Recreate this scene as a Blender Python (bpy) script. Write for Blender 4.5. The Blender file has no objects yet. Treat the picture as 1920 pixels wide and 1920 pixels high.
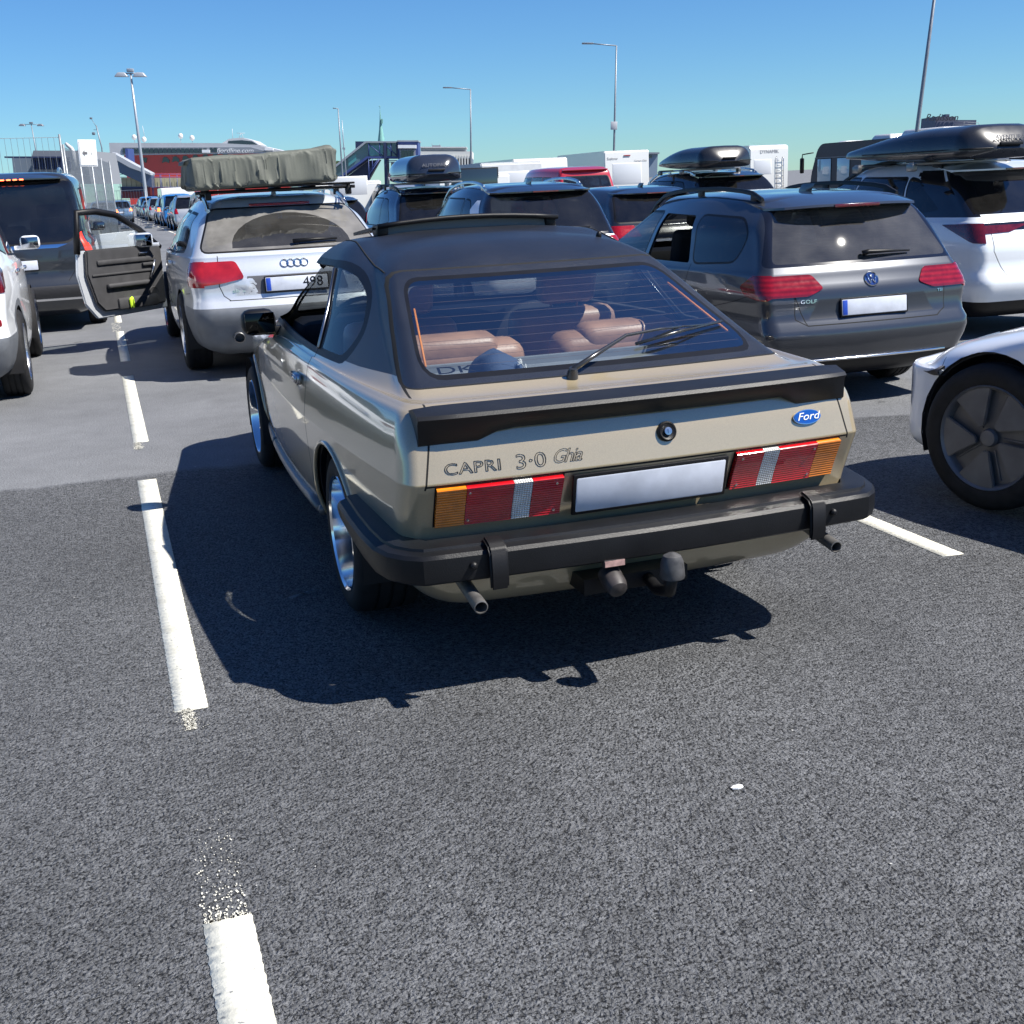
import bpy, bmesh, math, random
from mathutils import Vector, Matrix, Euler
from mathutils.bvhtree import BVHTree
from mathutils.interpolate import poly_3d_calc
R = math.radians
random.seed(7)
scn = bpy.context.scene
COL = scn.collection

# ------------------------------------------------------------------ camera
CAMPOS = Vector((-1.4997, -3.1268, 1.4995))
PITCH, YAW, ROLL, FPX = 0.273464, -0.3207755, -0.0459043, 2200.376
def cam_axes():
    cy, sy = math.cos(YAW), math.sin(YAW)
    fwd = Vector((-sy, cy, 0)); right = Vector((cy, sy, 0)); up = Vector((0, 0, 1))
    f2 = fwd*math.cos(PITCH) - up*math.sin(PITCH); u2 = up*math.cos(PITCH) + fwd*math.sin(PITCH)
    c, s = math.cos(ROLL), math.sin(ROLL)
    return right*c + u2*s, u2*c - right*s, f2
cr, cu, cf = cam_axes()
cam = bpy.data.cameras.new('camera'); camo = bpy.data.objects.new('camera', cam); COL.objects.link(camo)
camo.matrix_world = Matrix(((cr.x, cu.x, -cf.x, CAMPOS.x), (cr.y, cu.y, -cf.y, CAMPOS.y), (cr.z, cu.z, -cf.z, CAMPOS.z), (0, 0, 0, 1)))
cam.sensor_width = 36; cam.lens = 36*FPX/1920; cam.clip_end = 4000; cam.clip_start = .05
scn.camera = camo
# ------------------------------------------------------------------ sky, sun, exposure
SUN = Vector((.645, -.47, 1.0)).normalized()
SUN_EL = math.asin(SUN.z); SUN_AZ = math.atan2(SUN.x, SUN.y)
w = bpy.data.worlds.new('World'); scn.world = w; w.use_nodes = True
nt = w.node_tree; nt.nodes.clear()
sky = nt.nodes.new('ShaderNodeTexSky'); sky.sky_type = 'NISHITA'; sky.sun_disc = False
sky.sun_elevation = SUN_EL; sky.sun_rotation = SUN_AZ
sky.air_density = 1.0; sky.dust_density = 0.0; sky.ozone_density = 3.5; sky.altitude = 0
hs = nt.nodes.new('ShaderNodeHueSaturation'); hs.inputs['Saturation'].default_value = 1.1; hs.inputs['Value'].default_value = 1.0; hs.inputs['Hue'].default_value = .508
bg = nt.nodes.new('ShaderNodeBackground'); bg.inputs[1].default_value = 0.062
wo = nt.nodes.new('ShaderNodeOutputWorld')
tm = nt.nodes.new('ShaderNodeMix'); tm.data_type = 'RGBA'; tm.blend_type = 'MULTIPLY'; tm.inputs['Factor'].default_value = 1; tm.inputs['B'].default_value = (.505, .82, 1.09, 1)
nt.links.new(sky.outputs[0], hs.inputs['Color']); nt.links.new(hs.outputs[0], tm.inputs['A']); nt.links.new(tm.outputs['Result'], bg.inputs[0]); nt.links.new(bg.outputs[0], wo.inputs[0])
sl = bpy.data.lights.new('sun', 'SUN'); sl.energy = 5.0; sl.angle = R(.5); sl.color = (1, .955, .88)
so = bpy.data.objects.new('sun', sl); COL.objects.link(so)
so.rotation_euler = SUN.to_track_quat('Z', 'Y').to_euler(); so.location = (20, -15, 40)
scn.view_settings.view_transform = 'Standard'; scn.view_settings.look = 'None'
scn.view_settings.exposure = 0.9; scn.view_settings.gamma = 1.0
scn.render.engine = 'CYCLES'
scn.cycles.max_bounces = 8; scn.cycles.transparent_max_bounces = 16

# ------------------------------------------------------------------ materials
MATS = {}
def pset(b, **k):
    for n, v in k.items():
        n = {'base': 'Base Color', 'rough': 'Roughness', 'metal': 'Metallic', 'coat': 'Coat Weight', 'coatr': 'Coat Roughness', 'spec': 'Specular IOR Level', 'trans': 'Transmission Weight', 'em': 'Emission Color', 'ems': 'Emission Strength', 'ior': 'IOR'}.get(n, n)
        if n in ('Base Color', 'Emission Color') and len(v) == 3: v = (*v, 1)
        b.inputs[n].default_value = v
def mat(name, base, rough=.5, metal=0, coat=0, spec=.5, var=0, vscale=8, bump=0, bscale=60, coatr=.03, em=None, ems=0):
    if name in MATS: return MATS[name]
    m = bpy.data.materials.new(name); m.use_nodes = True; t = m.node_tree; b = t.nodes['Principled BSDF']
    pset(b, base=base, rough=rough, metal=metal, coat=coat, spec=spec, coatr=coatr)
    if em: pset(b, em=em, ems=ems)
    tc = t.nodes.new('ShaderNodeTexCoord')
    if var:
        n = t.nodes.new('ShaderNodeTexNoise'); n.inputs['Scale'].default_value = vscale; n.inputs['Detail'].default_value = 5
        t.links.new(tc.outputs['Object'], n.inputs['Vector'])
        mr = t.nodes.new('ShaderNodeMapRange'); mr.inputs[1].default_value = .3; mr.inputs[2].default_value = .7
        mr.inputs[3].default_value = 1-var; mr.inputs[4].default_value = 1+var
        t.links.new(n.outputs['Fac'], mr.inputs[0])
        mx = t.nodes.new('ShaderNodeVectorMath'); mx.operation = 'SCALE'; mx.inputs[0].default_value = base[:3]
        t.links.new(mr.outputs[0], mx.inputs['Scale']); t.links.new(mx.outputs[0], b.inputs['Base Color'])
        mr2 = t.nodes.new('ShaderNodeMapRange'); mr2.inputs[3].default_value = max(0, rough-.06); mr2.inputs[4].default_value = min(1, rough+.08)
        t.links.new(n.outputs['Fac'], mr2.inputs[0]); t.links.new(mr2.outputs[0], b.inputs['Roughness'])
    if bump:
        n = t.nodes.new('ShaderNodeTexNoise'); n.inputs['Scale'].default_value = bscale; n.inputs['Detail'].default_value = 4
        t.links.new(tc.outputs['Object'], n.inputs['Vector'])
        bp = t.nodes.new('ShaderNodeBump'); bp.inputs['Strength'].default_value = bump; bp.inputs['Distance'].default_value = .004
        t.links.new(n.outputs['Fac'], bp.inputs['Height']); t.links.new(bp.outputs[0], b.inputs['Normal'])
    MATS[name] = m; return m
def paint(name, col, metal=.0, rough=.35, flake=.12, dust=.1):
    """car paint: flake under a clear coat, a film of road dust low on the body"""
    if name in MATS: return MATS[name]
    m = bpy.data.materials.new(name); m.use_nodes = True; t = m.node_tree; b = t.nodes['Principled BSDF']
    pset(b, base=col, rough=rough, metal=metal, coat=1.0, coatr=.02)
    tc = t.nodes.new('ShaderNodeTexCoord')
    v = t.nodes.new('ShaderNodeTexVoronoi'); v.inputs['Scale'].default_value = 900
    t.links.new(tc.outputs['Object'], v.inputs['Vector'])
    n = t.nodes.new('ShaderNodeTexNoise'); n.inputs['Scale'].default_value = 3.5; n.inputs['Detail'].default_value = 8; n.inputs['Roughness'].default_value = .7
    t.links.new(tc.outputs['Object'], n.inputs['Vector'])
    mr = t.nodes.new('ShaderNodeMapRange'); mr.inputs[3].default_value = 1-flake; mr.inputs[4].default_value = 1+flake
    sx = t.nodes.new('ShaderNodeSeparateColor'); t.links.new(v.outputs['Color'], sx.inputs[0]); t.links.new(sx.outputs[0], mr.inputs[0])
    mx = t.nodes.new('ShaderNodeVectorMath'); mx.operation = 'SCALE'; mx.inputs[0].default_value = col[:3]
    t.links.new(mr.outputs[0], mx.inputs['Scale'])
    # dust, stronger near the sills
    sp = t.nodes.new('ShaderNodeSeparateXYZ'); t.links.new(tc.outputs['Object'], sp.inputs[0])
    m2 = t.nodes.new('ShaderNodeMapRange'); m2.inputs[1].default_value = .75; m2.inputs[2].default_value = .25; m2.inputs[3].default_value = .15; m2.inputs[4].default_value = 1
    t.links.new(sp.outputs['Z'], m2.inputs[0])
    m3 = t.nodes.new('ShaderNodeMath'); m3.operation = 'MULTIPLY'; t.links.new(m2.outputs[0], m3.inputs[0])
    m4 = t.nodes.new('ShaderNodeMapRange'); m4.inputs[1].default_value = .35; m4.inputs[2].default_value = .75; m4.inputs[3].default_value = 0; m4.inputs[4].default_value = dust*1.3
    t.links.new(n.outputs['Fac'], m4.inputs[0]); t.links.new(m4.outputs[0], m3.inputs[1])
    mc = t.nodes.new('ShaderNodeMix'); mc.data_type = 'RGBA'; mc.inputs['B'].default_value = (.22, .2, .17, 1)
    t.links.new(m3.outputs[0], mc.inputs['Factor']); t.links.new(mx.outputs[0], mc.inputs['A']); t.links.new(mc.outputs['Result'], b.inputs['Base Color'])
    m5 = t.nodes.new('ShaderNodeMapRange'); m5.inputs[3].default_value = .015; m5.inputs[4].default_value = .07; t.links.new(n.outputs['Fac'], m5.inputs[0])
    t.links.new(m5.outputs[0], b.inputs['Coat Roughness'])
    MATS[name] = m; return m
def glass(name, tint=(.6, .65, .65), refl=1.0, dirt=.03, lines=False):
    if name in MATS: return MATS[name]
    m = bpy.data.materials.new(name); m.use_nodes = True; t = m.node_tree; t.nodes.clear()
    o = t.nodes.new('ShaderNodeOutputMaterial'); tr = t.nodes.new('ShaderNodeBsdfTransparent'); tr.inputs[0].default_value = (*tint, 1)
    gl = t.nodes.new('ShaderNodeBsdfGlossy'); gl.inputs['Roughness'].default_value = .012; gl.inputs[0].default_value = (1, 1, 1, 1)
    fr = t.nodes.new('ShaderNodeFresnel'); fr.inputs[0].default_value = 1.5
    mu = t.nodes.new('ShaderNodeMath'); mu.operation = 'MULTIPLY_ADD'; mu.inputs[1].default_value = 1.25*refl; mu.inputs[2].default_value = .015; mu.use_clamp = True
    t.links.new(fr.outputs[0], mu.inputs[0])
    mx = t.nodes.new('ShaderNodeMixShader'); t.links.new(mu.outputs[0], mx.inputs[0]); t.links.new(tr.outputs[0], mx.inputs[1]); t.links.new(gl.outputs[0], mx.inputs[2])
    df = t.nodes.new('ShaderNodeBsdfDiffuse'); df.inputs[0].default_value = (.55, .53, .5, 1)
    tc = t.nodes.new('ShaderNodeTexCoord'); n = t.nodes.new('ShaderNodeTexNoise'); n.inputs['Scale'].default_value = 5; n.inputs['Detail'].default_value = 7
    t.links.new(tc.outputs['Object'], n.inputs['Vector'])
    mr = t.nodes.new('ShaderNodeMapRange'); mr.inputs[1].default_value = .35; mr.inputs[2].default_value = .8; mr.inputs[3].default_value = dirt*.6; mr.inputs[4].default_value = dirt*1.3
    t.links.new(n.outputs['Fac'], mr.inputs[0])
    m2 = t.nodes.new('ShaderNodeMixShader'); t.links.new(mr.outputs[0], m2.inputs[0]); t.links.new(mx.outputs[0], m2.inputs[1]); t.links.new(df.outputs[0], m2.inputs[2])
    t.links.new(m2.outputs[0], o.inputs[0]); MATS[name] = m; return m

BLK = mat('black plastic', (.006, .006, .007), .45, spec=.28, bump=.15, bscale=400, var=.2)
GRYP = mat('faded bumper plastic', (.007, .0075, .009), .42, spec=.3, bump=.2, bscale=300, var=.25, vscale=6)
GAP = mat('shut line', (.004, .004, .004), .9)
RUB = mat('tyre rubber', (.014, .014, .015), .75, spec=.3, var=.35, vscale=20, bump=.2, bscale=150)
CHR = mat('chrome', (.75, .75, .77), .08, metal=1)
SILV = mat('wheel alloy', (.55, .56, .58), .25, metal=1, var=.12)
POL = mat('polished rim', (.82, .83, .85), .1, metal=1, var=.1, vscale=12)
DRK = mat('dark cabin', (.014, .014, .016), .8, var=.3)
LIN = mat('grey cabin lining', (.05, .05, .055), .8, var=.2)
REDL = mat('red lamp lens', (.26, .004, .008), .12, coat=.6, spec=.6, var=.18, vscale=30, bump=.25, bscale=120)
DREDL = mat('dark red lamp lens', (.09, .004, .006), .08, coat=1, var=.35, vscale=18, bump=.15, bscale=90)
AMB = mat('amber lamp lens', (.75, .2, .01), .15, coat=.5, var=.15, vscale=40, bump=.3, bscale=140)
CLR = mat('clear lamp lens', (.72, .72, .72), .15, coat=.6, var=.12, vscale=60, bump=.4, bscale=160)
LITR = mat('lit red lamp', (.6, .01, .01), .3, em=(1, .05, .02), ems=1.6)
PLATE = mat('number plate white', (.50, .53, .60), .45, coat=.3, var=.1, vscale=14)
PLBL = mat('plate blue band', (.01, .05, .35), .4)
WHT = mat('white paint', (.75, .76, .77), .4, var=.06)
GALV = mat('galvanised steel', (.26, .28, .30), .45, metal=.5, var=.2, vscale=14)
G_CLR = glass('clear window', (.70, .75, .75), refl=.6, dirt=.02)
G_TNT = glass('tinted window', (.10, .12, .13), dirt=.02)
G_DRK = glass('privacy window', (.035, .04, .045), dirt=.015)

def lens(name, col, dark=.55, sz=95, sx=0, rough=.12, bs=.8):
    """moulded lamp lens: fine horizontal (and vertical) ribs with a blotchy depth"""
    if name in MATS: return MATS[name]
    m = mat(name, col, rough, coat=.7, var=.15, vscale=25); t = m.node_tree; b = t.nodes['Principled BSDF']; N = t.nodes.new; Lk = t.links.new
    tc = N('ShaderNodeTexCoord'); sp = N('ShaderNodeSeparateXYZ'); Lk(tc.outputs['Object'], sp.inputs[0]); h = None
    for ax, s_ in (('Z', sz), ('X', sx)):
        if not s_: continue
        a = N('ShaderNodeMath'); a.operation = 'MULTIPLY'; a.inputs[1].default_value = s_*6.283; Lk(sp.outputs[ax], a.inputs[0])
        q = N('ShaderNodeMath'); q.operation = 'SINE'; Lk(a.outputs[0], q.inputs[0])
        if h is None: h = q.outputs[0]
        else: z = N('ShaderNodeMath'); z.operation = 'ADD'; Lk(h, z.inputs[0]); Lk(q.outputs[0], z.inputs[1]); h = z.outputs[0]
    bp = N('ShaderNodeBump'); bp.inputs['Strength'].default_value = bs; bp.inputs['Distance'].default_value = .002; Lk(h, bp.inputs['Height']); Lk(bp.outputs[0], b.inputs['Normal'])
    r = N('ShaderNodeMapRange'); r.inputs[1].default_value = -1; r.inputs[3].default_value = dark; r.inputs[4].default_value = 1.1; Lk(h, r.inputs[0])
    src = b.inputs['Base Color'].links[0].from_socket; v = N('ShaderNodeVectorMath'); v.operation = 'SCALE'; Lk(src, v.inputs[0]); Lk(r.outputs[0], v.inputs['Scale']); Lk(v.outputs[0], b.inputs['Base Color']); return m
R_RIB = lens('ribbed red lens', (.55, .008, .014), .85, 128); A_RIB = lens('ribbed amber lens', (.8, .22, .01), .7, 120, 0); C_RIB = lens('ribbed clear lens', (.85, .85, .82), .6, 150, 130)
R_BAND = lens('banded red lens', (.22, .004, .008), .62, 31, bs=.08)
# ------------------------------------------------------------------ helpers
def tag(o, label=None, cat=None, group=None, kind=None):
    if label: o['label'] = label
    if cat: o['category'] = cat
    if group: o['group'] = group
    if kind: o['kind'] = kind
    return o
def link(o, parent=None):
    COL.objects.link(o)
    if parent: o.parent = parent
    return o
def empty(name, loc=(0, 0, 0), rz=0, label=None, cat=None, group=None):
    o = bpy.data.objects.new(name, None); o.empty_display_size = .2; COL.objects.link(o)
    o.location = loc; o.rotation_euler = (0, 0, rz); return tag(o, label, cat, group)
def resample(P, n):
    return P
class MB:
    def __init__(s): s.bm = bmesh.new()
    def _add(s, tmp, M):
        me = bpy.data.meshes.new('t'); tmp.to_mesh(me); tmp.free()
        if M is not None: me.transform(M)
        s.bm.from_mesh(me); bpy.data.meshes.remove(me)
    def box(s, c, d, rot=None, bev=0, seg=2, M=None, taper=None):
        b = bmesh.new(); bmesh.ops.create_cube(b, size=1)
        for v in b.verts:
            if taper and v.co.z > 0: v.co.x *= taper[0]; v.co.y *= taper[1]
            v.co = Vector((v.co.x*d[0], v.co.y*d[1], v.co.z*d[2]))
        if bev: bmesh.ops.bevel(b, geom=b.edges[:], offset=min(bev, min(d)*.49), segments=seg, profile=.5, affect='EDGES')
        m = Matrix.Translation(c)
        if rot: m = m @ Euler(rot).to_matrix().to_4x4()
        if M is not None: m = M @ m
        s._add(b, m); return s
    def tube(s, pts, r, n=8, cap=True):
        pts = [Vector(p) for p in pts]; rs = r if isinstance(r, (list, tuple)) else [r]*len(pts)
        rings = []; up = None
        for i, p in enumerate(pts):
            d = (pts[min(i+1, len(pts)-1)] - pts[max(i-1, 0)]).normalized()
            if up is None: up = Vector((0, 0, 1)) if abs(d.z) < .9 else Vector((1, 0, 0))
            a = d.cross(up).normalized(); b = a.cross(d).normalized(); up = b
            rings.append([s.bm.verts.new(p + a*math.cos(t)*rs[i] + b*math.sin(t)*rs[i]) for t in [2*math.pi*k/n for k in range(n)]])
        for A, B in zip(rings, rings[1:]):
            for k in range(n): s.bm.faces.new((A[k], A[(k+1) % n], B[(k+1) % n], B[k]))
        if cap:
            s.bm.faces.new(rings[0][::-1]); s.bm.faces.new(rings[-1])
        return s
    def lathe(s, prof, M=None, n=32, close=False):
        """profile of (axial, radius); axis = local x"""
        b = bmesh.new(); rings = []
        for a, r in prof:
            rings.append([b.verts.new((a, r*math.cos(2*math.pi*k/n), r*math.sin(2*math.pi*k/n))) for k in range(n)])
        for A, B in zip(rings, rings[1:]):
            for k in range(n): b.faces.new((A[k], A[(k+1) % n], B[(k+1) % n], B[k]))
        if close: b.faces.new(rings[0]); b.faces.new(rings[-1][::-1])
        bmesh.ops.remove_doubles(b, verts=b.verts, dist=1e-5)
        bmesh.ops.recalc_face_normals(b, faces=b.faces); s._add(b, M); return s
    def prism(s, poly, h, M=None, bev=0):
        """poly in local xy, extruded from z=0 to h"""
        b = bmesh.new(); v0 = [b.verts.new((p[0], p[1], 0)) for p in poly]; v1 = [b.verts.new((p[0], p[1], h)) for p in poly]
        b.faces.new(v0[::-1]); b.faces.new(v1); n = len(poly)
        for k in range(n): b.faces.new((v0[k], v0[(k+1) % n], v1[(k+1) % n], v1[k]))
        bmesh.ops.recalc_face_normals(b, faces=b.faces)
        if bev: bmesh.ops.bevel(b, geom=b.edges[:], offset=bev, segments=2, affect='EDGES')
        s._add(b, M); return s
    def grid(s, P, flip=False):
        V = [[s.bm.verts.new(p) for p in row] for row in P]
        for A, B in zip(V, V[1:]):
            for k in range(len(A)-1):
                f = (A[k], A[k+1], B[k+1], B[k]); s.bm.faces.new(f[::-1] if flip else f)
        return s
    def loft(s, rings, cap=True):
        V = [[s.bm.verts.new(p) for p in r] for r in rings]; n = len(rings[0])
        for A, B in zip(V, V[1:]):
            for k in range(n): s.bm.faces.new((A[k], A[(k+1) % n], B[(k+1) % n], B[k]))
        if cap: s.bm.faces.new(V[0][::-1]); s.bm.faces.new(V[-1])
        return s
    def build(s, name, m, parent=None, ang=35, M=None, recalc=False, bevel=0):
        if recalc: bmesh.ops.recalc_face_normals(s.bm, faces=s.bm.faces)
        for f in s.bm.faces: f.smooth = True
        for e in s.bm.edges:
            if len(e.link_faces) == 2: e.smooth = e.calc_face_angle(0) < R(ang)
        me = bpy.data.meshes.new(name); s.bm.to_mesh(me); s.bm.free()
        if M is not None: me.transform(M)
        ms = m if isinstance(m, (list, tuple)) else [m]
        for x in ms: me.materials.append(x)
        o = bpy.data.objects.new(name, me); link(o, parent); return o
def text(name, body, size, m, M, parent, outline=0, ext=.001, shear=0, space=1, align='CENTER', wx=1):
    c = bpy.data.curves.new(name, 'FONT'); c.body = body; c.size = size; c.align_x = align; c.align_y = 'CENTER'
    c.shear = shear; c.space_character = space; c.resolution_u = 3
    if outline: c.fill_mode = 'NONE'; c.bevel_depth = outline; c.bevel_resolution = 0; c.extrude = 0
    else: c.extrude = ext
    o = bpy.data.objects.new('tmp', c); COL.objects.link(o)
    dg = bpy.context.evaluated_depsgraph_get(); me = bpy.data.meshes.new_from_object(o.evaluated_get(dg))
    bpy.data.objects.remove(o); me.name = name; me.materials.clear(); me.materials.append(m)
    me.transform(M @ Matrix.Diagonal((wx, 1, 1, 1)))
    return link(bpy.data.objects.new(name, me), parent)
def face_m(loc, n, up=(0, 0, 1)):
    """matrix whose +z is n and +y is near up"""
    z = Vector(n).normalized(); x = Vector(up).cross(z).normalized(); y = z.cross(x)
    return Matrix(((x.x, y.x, z.x, loc[0]), (x.y, y.y, z.y, loc[1]), (x.z, y.z, z.z, loc[2]), (0, 0, 0, 1)))
def rpoly(P, r, n=4):
    """rounded corners of a convex polygon (2D)"""
    out = []; N = len(P); P = [Vector(p) for p in P]
    for i in range(N):
        a, b, c = P[i-1], P[i], P[(i+1) % N]
        u = (a-b); v = (c-b); rr = min(r if not isinstance(r, (list, tuple)) else r[i], u.length*.48, v.length*.48)
        p0 = b + u.normalized()*rr; p1 = b + v.normalized()*rr
        for k in range(n+1):
            t = k/n; out.append(tuple(p0*(1-t)**2 + b*2*t*(1-t) + p1*t*t))
    return out
def area2(P): return sum(P[i-1][0]*P[i][1] - P[i][0]*P[i-1][1] for i in range(len(P)))
def circ(cy, cz, r, n=28, a0=0): return [(cy + r*math.cos(a0+2*math.pi*k/n), cz + r*math.sin(a0+2*math.pi*k/n)) for k in range(n)]

# ------------------------------------------------------------------ car shells
def lv(z, y0, y1, wr, wm, wf, rx=.12, ry=.14, bow=.04, crease=0, zm=None, zf=None, crown=0, fx=.3, fy=.3, fb=.15, zr=None):
    zr = z if zr is None else zr; zm = z if zm is None else zm; zf = zm if zf is None else zf
    return dict(z=(zr, zm, zf), y0=y0, y1=y1, w=(wr, wm, wf), rx=rx, ry=ry, bow=bow, crease=crease, crown=crown, fx=fx, fy=fy, fb=fb)
def outline(L, nr=8, nc=7, ns=44, nf=5):
    wr, wm, wf = L['w']; rx = min(L['rx'], wr*.9); ry = L['ry']; zr, zm, zf = L['z']; P = []
    W = max(wr, .01)
    def yr(x): return L['y0'] + L['bow']*(x/W)**2
    for i in range(nr+1):
        x = (wr-rx)*i/nr; P.append((x, yr(x), zr + L['crown']*(1-(x/W)**2)))
    ya = yr(wr-rx)
    for i in range(1, nc+1):
        a = i/nc*math.pi/2; P.append((wr-rx+rx*math.sin(a), ya+ry*(1-math.cos(a)), zr + L['crown']*(1-((wr-rx+rx*math.sin(a))/W)**2)))
    yb = ya+ry; fx = min(L['fx'], wf*.9); fy = L['fy']; ye = L['y1']-L['fb']-fy
    for j in range(1, ns+1):
        t = j/ns; y = yb+(ye-yb)*t
        x = wm-(wm-wr)*(1-t/.45)**2 if t < .45 else wm-(wm-wf)*((t-.45)/.55)**2
        z = zr+(zm-zr)*(3*(t/.5)**2-2*(t/.5)**3) if t < .5 else zm+(zf-zm)*(3*((t-.5)/.5)**2-2*((t-.5)/.5)**3)
        P.append((x, y, z))
    for i in range(1, nc+1):
        a = i/nc*math.pi/2; P.append((wf-fx+fx*math.cos(a), ye+fy*math.sin(a), zf))
    for i in range(1, nf+1):
        x = (wf-fx)*(1-i/nf); P.append((x, ye+fy+L['fb']*(1-(x/max(wf-fx, .01))**2), zf + L['crown']*.3*(1-(x/max(wf-fx, .01))**2)))
    return [Vector(p) for p in P]
def shell(levels, step=.045):
    O = [outline(L) for L in levels]; n = len(O[0]); N = len(O)
    D = [sum((O[i+1][k]-O[i][k]).length for k in range(0, n, 3))/len(range(0, n, 3)) for i in range(N-1)]
    dd = [[(O[i+1][k]-O[i][k])/D[i] for k in range(n)] for i in range(N-1)]
    rows = []
    for i in range(N-1):
        h = D[i]; m = max(1, int(h/step+.5)); us = [j/m for j in range(m)]
        e = min(.15, .004/h)
        if levels[i]['crease']: us = sorted(set(us + [e]))
        if levels[i+1]['crease']: us = us + [1-e]
        for u in us:
            row = []
            for k in range(n):
                d0 = dd[i][k]
                if i == 0 or levels[i]['crease']: m0 = d0
                else: m0 = (dd[i-1][k]*D[i]+d0*D[i-1])/(D[i]+D[i-1])
                if i == N-2 or levels[i+1]['crease']: m1 = d0
                else: m1 = (dd[i+1][k]*D[i]+d0*D[i+1])/(D[i]+D[i+1])
                u2, u3 = u*u, u*u*u
                row.append(O[i][k]*(2*u3-3*u2+1) + m0*h*(u3-2*u2+u) + O[i+1][k]*(-2*u3+3*u2) + m1*h*(u3-u2))
            rows.append(row)
    rows.append(O[-1])
    bm = bmesh.new(); V = []
    for r in rows:
        ring = [bm.verts.new(p) for p in r] + [bm.verts.new((-p.x, p.y, p.z)) for p in r[::-1]]
        V.append(ring)
    m = len(V[0])
    for A, B in zip(V, V[1:]):
        for k in range(m):
            try: bm.faces.new((A[k], A[(k+1) % m], B[(k+1) % m], B[k]))
            except ValueError: pass
    bmesh.ops.remove_doubles(bm, verts=bm.verts, dist=2e-4)
    bmesh.ops.dissolve_degenerate(bm, edges=bm.edges, dist=1e-5)
    bmesh.ops.recalc_face_normals(bm, faces=bm.faces)
    c = max(bm.faces, key=lambda f: f.calc_center_median().z)
    if c.normal.z < 0: bmesh.ops.reverse_faces(bm, faces=bm.faces)
    return bm
class Car:
    def __init__(s, name, levels, body, label, cat='car', group=None, lining=LIN, body_name='body', step=.045):
        s.root = empty(name, label=label, cat=cat, group=group); s.bm = shell(levels, step); s.body_name = body_name; s.lining = lining
        s.lay = s.bm.faces.layers.int.new('part'); s.mats = [body, GAP]; s.parts = {}; s.bm.normal_update()
        s.tree = BVHTree.FromBMesh(s.bm); s.bm.faces.ensure_lookup_table()
        s.ref = [([v.co.copy() for v in f.verts], [v.normal.copy() for v in f.verts]) for f in s.bm.faces]
    def nrm(s, co):
        p, n, i, d = s.tree.find_nearest(co)
        if i is None: return Vector((0, 0, 1))
        vs, ns = s.ref[i]; w = poly_3d_calc(vs, p); r = Vector()
        for a, b in zip(w, ns): r += b*a
        return r.normalized() if r.length > .1 else n
    def surf(s, x=None, y=None, z=None, side=-1):
        """point and normal on the skin: from the rear at (x,z), from the side at (y,z) or from the top at (x,y)"""
        if y is None: o, d = Vector((x, -3, z)), Vector((0, 1, 0))
        elif x is None: o, d = Vector((side*3, y, z)), Vector((-side, 0, 0))
        else: o, d = Vector((x, y, 4)), Vector((0, 0, -1))
        p, n, i, dist = s.tree.ray_cast(o, d)
        if p is None: p = o + d*3; n = -d
        return p, s.nrm(p) if i is not None else n
    def mi(s, m):
        if m not in s.mats: s.mats.append(m)
        return s.mats.index(m)
    def cut(s, poly, ax, cond=None, free=False):
        """conformal cut of a convex outline into the skin; ax = the axis looked along; returns the faces inside"""
        i, j = {'x': (1, 2), 'y': (0, 2), 'z': (0, 1)}[ax]
        if area2(poly) < 0: poly = poly[::-1]
        lo = [min(p[k] for p in poly) for k in (0, 1)]; hi = [max(p[k] for p in poly) for k in (0, 1)]
        base = {'x': lambda f: abs(f.normal.x) > .3, 'y': lambda f: f.normal.y < -.1, 'z': lambda f: f.normal.z > .3}[ax]
        F = []
        for f in s.bm.faces:
            if not free and f[s.lay] != 0: continue
            if not (cond or base)(f): continue
            a = [v.co[i] for v in f.verts]; b = [v.co[j] for v in f.verts]
            if max(a) < lo[0] or min(a) > hi[0] or max(b) < lo[1] or min(b) > hi[1]: continue
            F.append(f)
        n = len(poly)
        for k in range(n):
            if not F: return []
            a, b = poly[k], poly[(k+1) % n]; dx, dy = b[0]-a[0], b[1]-a[1]
            if dx*dx+dy*dy < 1e-12: continue
            co = [0, 0, 0]; co[i], co[j] = a; no = [0, 0, 0]; no[i], no[j] = -dy, dx; no = Vector(no).normalized(); co = Vector(co)
            g = set(F)
            for f in F: g.update(f.edges); g.update(f.verts)
            r = bmesh.ops.bisect_plane(s.bm, geom=list(g), dist=1e-6, plane_co=co, plane_no=no)
            c = set(x for x in r['geom'] if isinstance(x, bmesh.types.BMFace)) | set(f for f in F if f.is_valid)
            F = [f for f in c if f.is_valid and (f.calc_center_median()-co).dot(no) > 0]
        return F
    def color(s, faces, m):
        k = s.mi(m)
        for f in faces: f.material_index = k
    def part(s, faces, name, m, off=0, parent=None, label=None):
        """hand faces to a part of its own; off = how proud of the skin it stands"""
        if not faces: return
        k = len(s.parts)+1; s.parts[k] = [name, m, off, parent, label]
        for f in faces: f[s.lay] = k
        return k
    def seam(s, pts, ax, w=.006, cond=None, m=None):
        for a, b in zip(pts, pts[1:]):
            d = Vector((b[0]-a[0], b[1]-a[1])); L = d.length; d.normalize(); n = Vector((-d.y, d.x))*w/2; a_, b_ = Vector(a)-d*w*.3, Vector(b)+d*w*.3
            s.color(s.cut([tuple(a_+n), tuple(a_-n), tuple(b_-n), tuple(b_+n)], ax, cond), m or GAP)
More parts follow.
